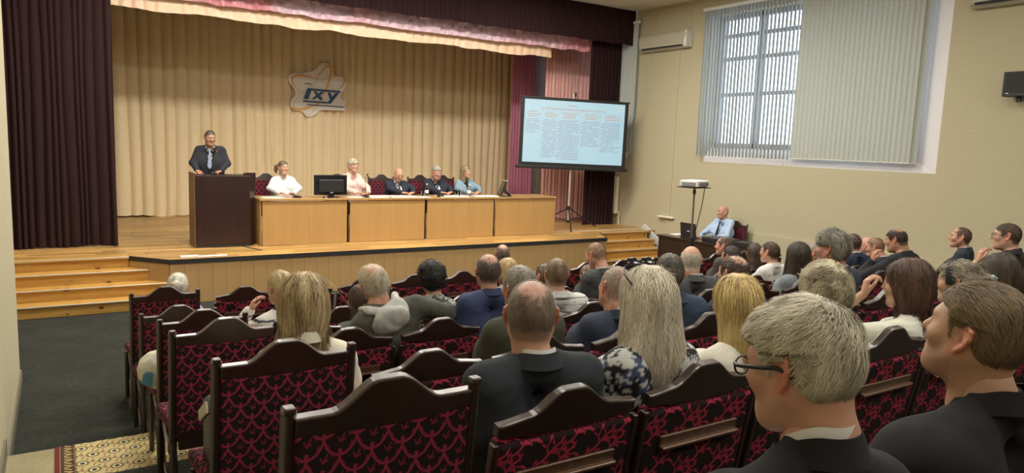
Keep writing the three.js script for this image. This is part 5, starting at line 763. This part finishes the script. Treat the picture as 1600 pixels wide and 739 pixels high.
// row seven, nearest
sitter(7, [1.15, 2.01, -0.8], 'man with short silver hair and dark-framed eyeglasses in a black suit, nearest of all', { cell: 0.0036, skin: SKIN.ruddy, size: 0.95, fat: 0.004, hair: hair('cap', 'silver', 0.034, { c1: [0.42, 0.375, 0.28], c2: [0.85, 0.8, 0.66], low: [0.3, 0.265, 0.2], flow: 'whorl', n: 12000, off0: 0, off1: 0.005, lift: 0.006, w: 0.0006, seg: 4, topH: 0.022, side: 0.01, lump: 0.005, wave: 0.01 }), top: { kind: 'suit', color: C.black, collarUp: 0.006 }, glasses: { r: 0.0022, temple: 0.0042 }, beard: 0.25, girth: 1.15, look: 0.12, bodyTurn: -0.3, pitch: 0.2, drop: 0.06 });
sitter(7, [1.80, 2.0, -0.8], 'man with cropped brown hair seen from the side, black jacket, at the right edge', { cell: 0.0036, skin: SKIN.fair, size: 0.99, fat: 0.006, hair: hair('cap', 'lightBrown', 0.022, { c1: [0.12, 0.08, 0.042], c2: [0.32, 0.23, 0.13], low: [0.1, 0.07, 0.045], flow: 'back', n: 11000, off0: 0, off1: 0.003, w: 0.0005, seg: 4, topH: 0.016, side: 0.004, lump: 0.002, lift: 0.003 }), top: { kind: 'suit', color: C.black, shirt: [0.02, 0.022, 0.03], collarUp: -0.012 }, beard: 0.35, girth: 1.2, look: 0, pitch: -0.2, drop: 0.08 });
// row six
sitter(6, [1.29, 1.85, -1.9], 'broad man with a bald crown in a dark blue-grey suit, seen from behind', { skin: SKIN.ruddy, size: 1.0, fat: 0.006, hair: crop('darkGrey', 0.013, 'crown', { n: 9000, w: 0.0005, c1: [0.12, 0.1, 0.075], c2: [0.34, 0.3, 0.24], dense: 0.6 }), top: { kind: 'suit', color: [0.022, 0.028, 0.036] }, girth: 1.25, look: -0.55 });
sitter(6, [1.79, 1.86, -1.9], 'woman with long ash-blonde wavy hair, sunglasses on her head, black and white print blouse', { fem: true, skin: SKIN.pale, size: 0.98, hair: hair('long', 'ash', 0.14, { flow: 'down', n: 9000, wave: 0.02, off0: 0, off1: 0.008, frizz: 0.0015, w: 0.0009, seg: 8, lump: 0.007 }), top: { kind: 'blouse', name: 'blouse', x: 0.012, color: (x, y, z) => { const a = noise(x * 42 + 3, y * 42, z * 42), b = noise(x * 110, y * 110, z * 110 + 7); return a + 0.6 * b > 0.12 ? [0.55, 0.56, 0.55] : noise(x * 36, y * 36 + 9, z * 36) > 0.3 ? [0.05, 0.07, 0.16] : [0.01, 0.011, 0.018]; }, fold: 0.004, cell: 0.009 }, look: -0.12,
  more: ({ t, hm }) => { const e = new THREE.Group(); e.name = 'sunglasses'; t.add(e); const L = []; for (const d of [-1, 1]) { L.push(tube([[d * 0.066, 0.118, -0.055], [d * 0.097, 0.1, -0.005], [d * 0.102, 0.072, 0.05]], 0.0035, 16, 8)); } L.push(tube([[-0.066, 0.118, -0.055], [0, 0.136, -0.068], [0.066, 0.118, -0.055]], 0.004, 16, 8)); mesh('frame', join(L).applyMatrix4(hm), frameM, e); for (const d of [-1, 1]) mesh('lens', new THREE.SphereGeometry(0.03, 18, 10).scale(1.05, 0.8, 0.22).rotateX(-0.9).translate(d * 0.034, 0.138, -0.045).applyMatrix4(hm), M.blackGloss, e); } });
sitter(6, [2.28, 1.80, -1.9], 'woman with long straight golden blonde hair in a white top', { fem: true, skin: SKIN.pale, hair: hair('longslim', 'gold', 0.15, { flow: 'down', n: 8000, wave: 0.006, off0: 0, off1: 0.006, w: 0.0009, seg: 8, lump: 0.005 }), top: { kind: 'blouse', name: 'blouse', color: [0.72, 0.7, 0.62], fold: 0.003 }, look: -0.35, roll: 0.1 });
sitter(6, [2.85, 1.80, -1.9], 'woman with short layered greying blonde hair and a pale green shirt', { fem: true, skin: SKIN.fair, hair: hair('perm', 'grey', 0.05, { c1: [0.16, 0.12, 0.065], c2: [0.85, 0.78, 0.55], flow: 'whorl', n: 9000, wave: 0.03, off0: 0, off1: 0.012, lift: 0.006, w: 0.001, seg: 5, lump: 0.009 }), top: { kind: 'shirt', color: [0.42, 0.56, 0.42], collar: 0.008 }, look: -0.42 });
sitter(6, [3.52, 1.79, -1.9], 'woman with a rounded dark brown bob holding her hand to her nose, white ribbed cardigan', { fem: true, skin: SKIN.fair, size: 1.02, hair: hair('bob', 'red', 0.09, { c1: [0.05, 0.026, 0.018], c2: [0.2, 0.1, 0.065], flow: 'down', n: 8000, wave: 0.02, off0: 0, off1: 0.01, w: 0.0009, seg: 6, lump: 0.006 }), top: { kind: 'knit', name: 'cardigan', sleeve: 0.62, color: [0.66, 0.66, 0.58], fold: 0.003, cell: 0.0115, extra: (f) => { const w = f.w; f.warp((x, y, z) => w(x, y, z) + 0.003 * Math.sin(y * 2 * Math.PI / 0.024)); } }, girth: 1.05, look: 0.4, bodyTurn: 0.35, pitch: 0.05,
  armL: { e: [-0.27, 0.78, -0.36], w: [-0.045, 1.0, -0.185], dir: [0.12, 0.95, 0.1], palm: [0.6, -0.2, 0.8], curl: 0.8 } });
sitter(6, [4.02, 1.76, -1.9], 'woman with a dark headband and pinned-up streaky hair with a pale clip', { fem: true, skin: SKIN.fair, hair: hair('bun', 'grey', 0.05, { c1: [0.06, 0.045, 0.03], c2: [0.55, 0.48, 0.36], flow: 'curl', n: 5000, off0: 0, off1: 0.012, w: 0.001, seg: 5, lump: 0.01 }), top: { kind: 'blouse', name: 'blouse', color: [0.1, 0.12, 0.14] }, look: 0.17,
  more: ({ t, hm }) => { mesh('headband', new THREE.TorusGeometry(0.088, 0.012, 10, 48, Math.PI * 1.15).scale(0.96, 1.05, 1.9).rotateZ(-0.24).rotateX(-0.12).translate(0, 0.022, -0.018).applyMatrix4(hm), std({ color: new THREE.Color().setRGB(0.012, 0.012, 0.014), roughness: 0.8 }), t); mesh('hair_clip', rbox(0.075, 0.035, 0.02, 0, 0, 0, 0.009).rotateX(0.4).rotateZ(-0.3).translate(0.03, 0.045, 0.15).applyMatrix4(hm), std({ color: new THREE.Color().setRGB(0.55, 0.66, 0.55), roughness: 0.25 }), t); } });
sitter(6, [4.46, 1.77, -1.9], 'woman with dark brown hair gathered at the back, looking down, next to the headband', { fem: true, skin: SKIN.fair, hair: hair('bob', 'dark', 0.05, { c2: [0.1, 0.065, 0.035], flow: 'back', n: 4000, off0: 0, off1: 0.003, seg: 5, lump: 0.004 }), top: { kind: 'blouse', name: 'blouse', color: [0.4, 0.3, 0.25] }, look: -0.35, pitch: 0.25 });
// row five
sitter(5, [0.85, 1.71, -2.95], 'woman with a straight light brown bob in a cream shirt near the aisle', { fem: true, near: 2, skin: SKIN.fair, size: 1.02, hair: hair('bob', 'lightBrown', 0.13, { c1: [0.28, 0.19, 0.09], c2: [0.74, 0.58, 0.34], flow: 'part', n: 9000, off0: 0, off1: 0.008, w: 0.0009, seg: 7, lump: 0.006, wave: 0.01, frizz: 0.002 }), top: { kind: 'shirt', color: [0.72, 0.68, 0.56], collar: 0.004, fold: 0.006 }, girth: 1.2, look: -0.22 });
sitter(5, [1.93, 1.69, -2.95], 'elderly man with thin grey hair round a bald top in an olive jacket', { skin: SKIN.ruddy, hair: crop('grey', 0.022, 'receding', { n: 5000 }), top: { kind: 'suit', color: C.olive, shirt: [0.4, 0.42, 0.38] }, look: 0, roll: 0.1, bodyTurn: 0.5, girth: 1.05 });
sitter(5, [2.58, 1.64, -2.98], 'heavy man with a shaved grey head and thick neck in a navy suit', { skin: SKIN.ruddy, fat: 0.014, hair: crop('grey', 0.008, 'receding', { n: 4000, dense: 0.4 }), top: { kind: 'suit', color: [0.028, 0.04, 0.07], shirt: [0.5, 0.55, 0.6] }, look: -0.2, roll: -0.08, girth: 1.4, belly: true });
sitter(5, [2.95, 1.70, -2.95], 'dark-haired man in a blue jacket partly hidden behind the ash-blonde woman', { skin: SKIN.fair, hair: crop('darkGrey', 0.022, 'full', { n: 6000 }), top: { kind: 'suit', color: [0.035, 0.055, 0.10], shirt: [0.05, 0.07, 0.12] }, look: -0.55 });
sitter(5, [3.50, 1.66, -2.95], 'man with a thinning dark crown in a navy jacket behind the golden blonde woman', { skin: SKIN.fair, hair: crop('brown', 0.018, 'crown', { n: 6000 }), top: { kind: 'suit', color: [0.025, 0.037, 0.065] }, look: -0.1 });
sitter(5, [4.48, 1.77, -2.95], 'man with bushy grey hair and a moustache in a dark blue jacket', { skin: SKIN.ruddy, size: 1.04, hair: hair('bushy', 'darkGrey', 0.05, { c1: [0.1, 0.095, 0.08], c2: [0.46, 0.44, 0.37], flow: 'back', n: 6000, wave: 0.02, off0: 0, off1: 0.01, seg: 5, lump: 0.008 }), beard: 0.7, top: { kind: 'suit', color: [0.03, 0.042, 0.065], shirt: [0.35, 0.36, 0.36] }, girth: 1.1, look: 0.15, bodyTurn: 0.3 });
sitter(5, [6.97, 1.77, -2.95], 'man with cropped dark hair and eyeglasses, hand on his chin, dark shirt, by the wall', { skin: SKIN.fair, near: 1, fat: 0.006, hair: crop('brown', 0.014, 'full', { n: 6000 }), glasses: {}, top: { kind: 'shirt', color: [0.02, 0.02, 0.025], sleeve: 0.5, collar: 0.004 }, look: 0.4, bodyTurn: 0.3, girth: 1.15, armL: { e: [-0.2, 0.75, -0.36], w: [-0.065, 0.99, -0.175], dir: [0.15, 0.95, 0.12], palm: [0.6, 0.1, 0.6], curl: 0.55 } });
// row four
sitter(4, [1.59, 1.54, -4.05], 'white-haired man leaning back in a grey denim jacket with a pale hood', { skin: SKIN.ruddy, hair: crop('white', 0.03, 'crown', { n: 5000, c1: [0.55, 0.46, 0.3], lift: 0.006, off1: 0.007 }), top: { kind: 'jacket', name: 'denim_jacket', x: 0.018, color: (x, y, z) => { const k = 0.7 + 0.5 * (0.5 + 0.5 * noise(x * 9, y * 9, z * 9)) + 0.15 * noise(x * 50, y * 50, z * 50); return [0.085 * k, 0.088 * k, 0.075 * k]; }, fold: 0.007, mat: clothMat }, look: 0.05, roll: 0.28, shx: 0.1, slant: -0.03, hipx: 0.12, bodyTurn: 1, armR: { e: [0.52, 0.93, 0.02], w: [0.62, 0.82, -0.2], dir: [0.3, -0.6, -0.6] },
  more: ({ t, neck, H }) => { const f = new Field(), n = neck; f.chain([[n[0] - 0.085, n[1] + 0.0, n[2] - 0.03], [n[0] - 0.08, n[1] + 0.015, n[2] + 0.06], [n[0] + 0.0, n[1] + 0.0, n[2] + 0.1], [n[0] + 0.1, n[1] + 0.05, n[2] + 0.07], [n[0] + 0.13, n[1] + 0.07, n[2] - 0.02]], [0.02, 0.024, 0.028, 0.03, 0.024], 0.02).ell([n[0] + 0.045, n[1] - 0.06, n[2] + 0.11], [0.125, 0.095, 0.035], 0.03, false, [0.35, 0, 0.35]).ell([n[0] + 0.12, n[1] + 0.0, n[2] + 0.09], [0.06, 0.07, 0.03], 0.03); f.warp((x, y, z) => 0.005 * noise(x * 14 + y * 10, y * 20, z * 14) + 0.005 * Math.abs(noise(x * 30 + y * 22, y * 16 - x * 20, z * 14))); const g = isoMesh((x, y, z) => f.at(x, y, z), [-0.25, n[1] - 0.3, -0.25], [0.45, n[1] + 0.3, 0.35], 0.009); paint(g, () => [0.5, 0.51, 0.49]); mesh('hood', g, shirtMat, t); } });
sitter(4, [2.39, 1.56, -4.05], 'balding man with a shiny pink crown in a dark blue shirt', { skin: SKIN.ruddy, hair: crop('darkGrey', 0.016, 'top', { n: 4500 }), top: { kind: 'shirt', color: C.blueShirt, collar: 0.008, fold: 0.006 }, look: -0.27, girth: 1.2 });
sitter(4, [2.95, 1.50, -4.05], 'man with sandy cropped hair in a white shirt with thin dark stripes', { skin: SKIN.fair, hair: crop('lightBrown', 0.016, 'receding', { n: 4500 }), top: { kind: 'shirt', color: stripes([0.66, 0.66, 0.64], [[0, 0.1, [0.06, 0.07, 0.12]], [0.4, 0.46, [0.35, 0.42, 0.55]], [0.62, 0.7, [0.12, 0.14, 0.2]]], 0.075), collar: 0.006, cell: 0.011 }, look: -0.35, girth: 1.1 });
sitter(4, [4.28, 1.53, -4.05], 'stout bald man with a white fringe of hair in a grey suit', { skin: SKIN.ruddy, fat: 0.01, hair: crop('white', 0.014, 'horseshoe', { n: 3500 }), top: { kind: 'suit', color: [0.075, 0.08, 0.085], shirt: [0.6, 0.6, 0.6] }, look: -0.55, girth: 1.25 });
sitter(4, [5.64, 1.50, -4.05], 'woman with long straight dark brown hair down her back', { fem: true, skin: SKIN.fair, hair: hair('long', 'dark', 0.14, { c1: [0.022, 0.014, 0.01], c2: [0.075, 0.05, 0.035], flow: 'down', n: 4500, off0: 0, off1: 0.004, seg: 7, lump: 0.004 }), top: { kind: 'blouse', name: 'blouse', color: [0.2, 0.23, 0.26] }, look: -0.6 });
sitter(4, [7.21, 1.58, -4.05], 'heavy black-haired man in a black jacket resting his face on his hand', { skin: SKIN.tan, fat: 0.012, hair: crop('dark', 0.02, 'crown', { n: 5000 }), top: { kind: 'suit', color: [0.014, 0.015, 0.02], shirt: [0.03, 0.03, 0.03] }, look: 0.25, pitch: 0.22, girth: 1.35, bodyTurn: 0.3, armL: { e: [-0.24, 0.74, -0.28], w: [-0.12, 0.98, -0.16], dir: [0.2, 0.95, 0.05], palm: [0.7, 0, 0.5], curl: 0.6 },
  more: ({ t, arms }) => { const a = arms[0], p = mix3(a.e, a.w, 0.78), m = mesh('watch', new THREE.TorusGeometry(0.034, 0.009, 8, 24).rotateX(Math.PI / 2).applyQuaternion(new THREE.Quaternion().setFromUnitVectors(V(0, 1, 0), V(...sub3(a.w, a.e)).normalize())).translate(...p), std({ color: new THREE.Color().setRGB(0.4, 0.5, 0.5), roughness: 0.3 }), t); } });
sitter(4, [8.49, 1.56, -4.05], 'man in profile with a bald top and a navy suit, sitting upright by the wall', { skin: SKIN.ruddy, hair: crop('brown', 0.012, 'receding', { n: 3500 }), top: { kind: 'suit', color: C.navy, shirt: [0.35, 0.4, 0.5] }, look: 0.5, pitch: -0.05, bodyTurn: 0.5 });
// row three
sitter(3, [1.28, 1.35, -5.0], 'woman with a blonde ponytail, hand at her ear, white top with dark and pink stripes', { fem: true, skin: SKIN.fair, near: 1, hair: hair('ponytail', 'blond', 0.06, { c2: [0.8, 0.66, 0.38], flow: 'back', n: 4000, off0: 0, off1: 0.003, seg: 6 }), top: { kind: 'knit', name: 'sweater', color: stripes([0.7, 0.7, 0.68], [[0.05, 0.27, [0.02, 0.03, 0.05]], [0.3, 0.5, [0.6, 0.38, 0.34]], [0.62, 0.72, [0.02, 0.03, 0.05]]], 0.17), cell: 0.011, fold: 0.003 }, look: 0.35, pitch: 0.1, bodyTurn: 0.6, armL: { e: [-0.29, 0.82, -0.16], w: [-0.17, 1.0, -0.12], dir: [0.4, 0.85, 0.1], palm: [0.8, 0, 0.3], curl: 0.45 },
  more: ({ t, hm }) => mesh('hair_tie', new THREE.TorusGeometry(0.024, 0.01, 8, 20).rotateY(0.4).translate(0.025, 0.03, 0.105).applyMatrix4(hm), std({ color: new THREE.Color().setRGB(0.5, 0.4, 0.6), roughness: 0.9 }), t) });
sitter(3, [1.86, 1.21, -5.0], 'woman with brown hair almost hidden behind the hooded man', { fem: true, skin: SKIN.fair, hair: hair('longslim', 'brown', 0.12, { flow: 'down', seg: 6 }), top: { kind: 'blouse', name: 'jacket', color: [0.06, 0.075, 0.095] }, look: 0.1 });
sitter(3, [2.44, 1.34, -5.0], 'woman with short tousled black hair and a grey print blouse', { fem: true, near: 1, skin: SKIN.fair, hair: hair('perm', 'dark', 0.045, { c1: [0.007, 0.007, 0.008], c2: [0.022, 0.02, 0.02], flow: 'curl', n: 3500, off0: 0, off1: 0.014, lift: 0.01, seg: 4, lump: 0.01 }), top: { kind: 'blouse', name: 'blouse', color: (x, y, z) => (noise(x * 60, y * 60, z * 60) > 0 ? [0.4, 0.42, 0.4] : [0.08, 0.09, 0.09]), cell: 0.009 }, look: -0.1, roll: 0.12 });
sitter(3, [3.52, 1.28, -5.0], 'brown-haired person almost hidden behind the sandy-haired man', { skin: SKIN.fair, hair: crop('brown', 0.02), top: { kind: 'suit', color: C.char }, look: 0.1 });
sitter(3, [4.24, 1.40, -5.2], 'man with a cropped bald head bending forward in a grey tweed jacket', { skin: SKIN.ruddy, near: 1, hair: crop('lightBrown', 0.008, 'full', { n: 4000, dense: 0.35 }), top: { kind: 'suit', color: (x, y, z) => { const k = 0.8 + 0.5 * noise(x * 140, y * 140, z * 140); return [0.07 * k, 0.075 * k, 0.08 * k]; }, shirt: [0.7, 0.68, 0.62] }, look: 0.15, pitch: 0.4, bodyTurn: 0.4 });
sitter(3, [5.87, 1.33, -5.0], 'man with a black cap of hair in a dark suit, near the desk', { skin: SKIN.tan, hair: crop('dark', 0.016, 'full', { n: 3000 }), top: { kind: 'suit', color: C.navy }, look: 0 });
sitter(3, [6.48, 1.35, -5.0], 'young man with short brown hair in a white shirt', { skin: SKIN.fair, near: 1, hair: crop('brown', 0.02, 'full', { n: 4000 }), top: { kind: 'shirt', color: C.white, collar: 0.008, fold: 0.006 }, look: 0.15, girth: 1.15 });
sitter(3, [7.26, 1.31, -5.0], 'grey-haired person in profile half hidden behind the dark-haired woman', { skin: SKIN.ruddy, hair: crop('grey', 0.018), top: { kind: 'suit', color: [0.08, 0.07, 0.06] }, look: 0.4 });
sitter(3, [7.97, 1.39, -5.0], 'dark-haired person in a navy jacket behind the bushy grey-haired man', { skin: SKIN.tan, hair: crop('dark', 0.02), top: { kind: 'suit', color: [0.028, 0.04, 0.075] }, look: 0.1, girth: 1.15 });
sitter(3, [8.46, 1.32, -5.0], 'man with sandy crew-cut hair looking down, navy suit and white collar', { skin: SKIN.ruddy, near: 1, hair: crop('lightBrown', 0.01, 'full', { n: 3500, dense: 0.55 }), top: { kind: 'suit', color: C.navy }, look: 0.28, pitch: 0.25, bodyTurn: 0.5 });
sitter(3, [8.86, 1.27, -5.35], 'bald pink-headed man mostly hidden behind the man with the crew cut', { skin: SKIN.ruddy, hair: crop('grey', 0.01, 'bald'), top: { kind: 'suit', color: C.navy }, look: 0.2 });
// row two
sitter(2, [3.76, 1.15, -6.0], 'light-haired person showing beside the shiny-crowned man in blue', { fem: true, skin: SKIN.pale, hair: hair('bob', 'blond', 0.06, { flow: 'down' }), top: { kind: 'blouse', name: 'blouse', color: [0.3, 0.3, 0.28] }, look: 0.1 });
sitter(2, [4.92, 1.0, -6.15], 'man in a navy jacket bent far forward beside the tweed jacket', { skin: SKIN.ruddy, hair: crop('darkGrey', 0.014), top: { kind: 'suit', color: [0.03, 0.04, 0.062] }, look: 0.2, pitch: 0.75, hipz: 0.1 });
sitter(2, [6.90, 1.26, -6.0], 'man in profile with receding brown hair in a brown jacket, before the desk', { skin: SKIN.ruddy, hair: crop('brown', 0.012, 'receding', { n: 2500 }), top: { kind: 'suit', color: [0.06, 0.052, 0.045] }, look: 0.42, bodyTurn: 0.4 });
sitter(2, [7.46, 1.15, -6.0], 'woman with straight mid-brown hair behind the young man in the white shirt', { fem: true, skin: SKIN.fair, hair: hair('longslim', 'brown', 0.1, { c2: [0.13, 0.09, 0.06], flow: 'down', n: 1500 }), top: { kind: 'blouse', name: 'blouse', color: [0.05, 0.05, 0.06] }, look: -0.4 });
// row one
sitter(1, [0.86, 1.04, -6.85], 'old woman with thin white pinned hair and a lilac cardigan at the front aisle end', { fem: true, near: 1, skin: SKIN.pale, hair: hair('bun', 'white', 0.05, { flow: 'back', n: 3500, off0: 0, off1: 0.004, seg: 5 }), top: { kind: 'knit', name: 'cardigan', color: [0.38, 0.29, 0.52], fold: 0.006, mat: clothMat }, look: -0.25, seatH: 0.54,
  more: ({ t, hm }) => mesh('hair_comb', new THREE.TorusGeometry(0.05, 0.008, 8, 24, Math.PI).rotateZ(Math.PI).rotateX(-0.2).translate(0, 0.0, 0.125).applyMatrix4(hm), std({ color: new THREE.Color().setRGB(0.55, 0.5, 0.42), roughness: 0.4 }), t) });
sitter(1, [4.41, 1.11, -7.15], 'dark-haired man in the front row in a navy suit, before the stage', { skin: SKIN.ruddy, hair: crop('darkGrey', 0.014, 'crown'), top: { kind: 'suit', color: C.navy, shirt: [0.6, 0.58, 0.5] }, look: -0.35 });
// ---------------------------------------------------------------- on the stage and at the desk
const tieNavy = std({ color: new THREE.Color().setRGB(0.012, 0.016, 0.04), roughness: 0.5 });
function tabled(x, y, z, label, o) { // sits behind the table facing the hall; hands on the table top (own space, -z forward)
  const ty = 0.79, k = o.arms ?? 0.12; return person({ at: [x, y, z], floor: HS, turn: Math.PI + (o.face ?? 0), label, near: 1, hipz: -0.02, seatH: 0.56, armL: { e: [-0.245, 0.87, -0.1], w: [-k, ty + 0.02, -0.36], dir: [0.75, -0.05, -0.45], palm: [0, -1, 0], curl: 0.3 }, armR: { e: [0.245, 0.87, -0.1], w: [k, ty + 0.02, -0.36], dir: [-0.75, -0.05, -0.45], palm: [0, -1, 0], curl: 0.3 }, ...o });
}
person({ at: [2.11, 2.322, -12.62], floor: HS, turn: Math.PI - 0.25, label: 'man with cropped dark hair standing at the lectern in a black suit and patterned tie', near: 1, stand: true, skin: SKIN.tan, look: 0.4, pitch: 0.15, size: 1.04, hair: crop('darkGrey', 0.012, 'full', { n: 3000 }), top: { kind: 'suit', color: [0.02, 0.022, 0.03], shirt: [0.62, 0.66, 0.74], tie: std({ color: 0xffffff, roughness: 0.5, map: canvasTex(64, 64, (g) => { g.fillStyle = '#aebbd2'; g.fillRect(0, 0, 64, 64); g.strokeStyle = '#3b4b70'; g.lineWidth = 9; for (let i = -64; i < 128; i += 22) { g.beginPath(); g.moveTo(i, 64); g.lineTo(i + 40, 0); g.stroke(); } }, { rx: 12, ry: 12 }) }) }, girth: 1.1,
  armL: { e: [-0.26, 1.28, -0.04], w: [-0.17, 1.17, -0.3], dir: [0.5, -0.2, -0.8], palm: [0, -1, 0] }, armR: { e: [0.26, 1.28, -0.04], w: [0.17, 1.17, -0.3], dir: [-0.5, -0.2, -0.8], palm: [0, -1, 0] } });
tabled(3.32, 1.85, -12.75, 'woman with pulled-back fair hair in a white shirt, leftmost at the tables', { fem: true, skin: SKIN.fair, hair: hair('ponytail', 'lightBrown', 0.04, { flow: 'back' }), top: { kind: 'shirt', color: [0.74, 0.78, 0.82], collar: 0.006, v: 0.1 }, girth: 1.2, look: 0.35, face: -0.1 });
tabled(4.58, 1.905, -12.75, 'woman with short pale blonde hair in a light pink jacket behind the television', { fem: true, skin: SKIN.fair, hair: hair('bushy', 'ash', 0.05, { c1: [0.35, 0.28, 0.17], flow: 'side', lump: 0.005 }), top: { kind: 'suit', color: [0.74, 0.54, 0.50], shirt: [0.7, 0.5, 0.46] }, look: 0.25, face: 0.15 });
tabled(5.46, 1.76, -12.7, 'bald man in a dark navy suit looking down at his papers', { skin: SKIN.fair, hair: crop('grey', 0.006, 'bald', { n: 200 }), top: { kind: 'suit', color: [0.02, 0.025, 0.045], shirt: [0.7, 0.72, 0.74], tie: tieNavy }, look: 0, pitch: 0.45, girth: 1.15, face: 0.1 });
tabled(6.27, 1.80, -12.72, 'grey-haired man with eyeglasses in a dark navy suit reading papers', { skin: SKIN.ruddy, size: 1.05, fat: 0.01, hair: hair('cap', 'silver', 0.025, { flow: 'side' }), glasses: { r: 0.0012, mat: M.steel }, top: { kind: 'suit', color: [0.018, 0.022, 0.038], shirt: [0.62, 0.7, 0.8], tie: tieNavy }, look: 0, pitch: 0.25, girth: 1.35, face: 0.1 });
tabled(6.92, 1.82, -12.72, 'woman with long fair hair over one shoulder in a pale denim jacket', { fem: true, skin: SKIN.fair, hair: hair('longslim', 'lightBrown', 0.12, { c2: [0.5, 0.38, 0.2], flow: 'down', n: 2500 }), top: { kind: 'suit', color: [0.20, 0.30, 0.38], shirt: [0.015, 0.015, 0.02], collarUp: -0.03 }, look: 0.45, face: 0.0 });
person({ at: [10.76, 1.27, -9.45], floor: 0, turn: Math.PI / 2, label: 'bald man in a light blue shirt and dark tie sitting at the desk', near: 1, skin: SKIN.ruddy, size: 1.04, look: -0.35, hipz: 0.0, hair: crop('grey', 0.006, 'bald', { n: 200 }), top: { kind: 'shirt', color: [0.42, 0.55, 0.76], collar: 0.01, tie: tieNavy }, girth: 1.15,
  armL: { e: [-0.27, 0.84, -0.16], w: [-0.12, 0.79, -0.42], dir: [0.3, -0.05, -0.9], palm: [0, -1, 0] }, armR: { e: [0.27, 0.84, -0.16], w: [0.14, 0.79, -0.42], dir: [-0.3, -0.05, -0.9], palm: [0, -1, 0] } });
// ---------------------------------------------------------------- bags and papers in the rows
{
  const bag = (label, p, w, h, d, col, spots, seed) => { const t = thing('bag', label, 'bag', p); const f = new Field(); f.chain([[-w / 3, d * 0.6, 0], [w / 3, d * 0.6, 0]], d * 0.55, 0).ell([0, h * 0.45, 0], [w / 2, h * 0.5, d / 2], 0.05).cut((x, y) => 0.002 - y, 0.004); f.warp((x, y, z) => 0.012 * noise(x * 14 + seed, y * 12, z * 14) + 0.005 * noise(x * 40, y * 34 + seed, z * 40)); const g = isoMesh((x, y, z) => f.at(x, y, z), [-w, -0.03, -d * 1.4], [w, h * 1.15, d * 1.4], 0.01); paint(g, (x, y, z) => (spots && noise(x * 16 + 4, y * 16, z * 16) > 0.42 ? spots : col)); mesh('bag_body', g, shirtMat, t); mesh('handle', tube([[-w * 0.2, h * 0.85, 0], [-w * 0.15, h * 1.12, 0.02], [w * 0.15, h * 1.14, 0.02], [w * 0.2, h * 0.86, 0]], 0.007, 20, 6), shirtMat.clone(), t).material.vertexColors = false; t.children[1].material.color.setRGB(...col); return t; };
  bag('white plastic bag with blue spots on the seat of the third aisle chair', [0.64, 0.695, -5.13], 0.36, 0.28, 0.24, [0.62, 0.6, 0.5], [0.1, 0.3, 0.5], 1);
  const t = thing('handbag', 'black handbag with a cream flap on the seat edge of the fifth aisle chair', 'bag', [0.53, 1.12, -3.08]); mesh('bag_body', rbox(0.1, 0.3, 0.3, 0, 0.03, 0.06, 0.03, 3), M.black, t); mesh('flap', rbox(0.012, 0.05, 0.2, -0.056, 0.12, 0.05, 0.005).rotateX(-0.5), std({ color: new THREE.Color().setRGB(0.55, 0.5, 0.38), roughness: 0.6 }), t);
}
renderer.render(scene, camera);
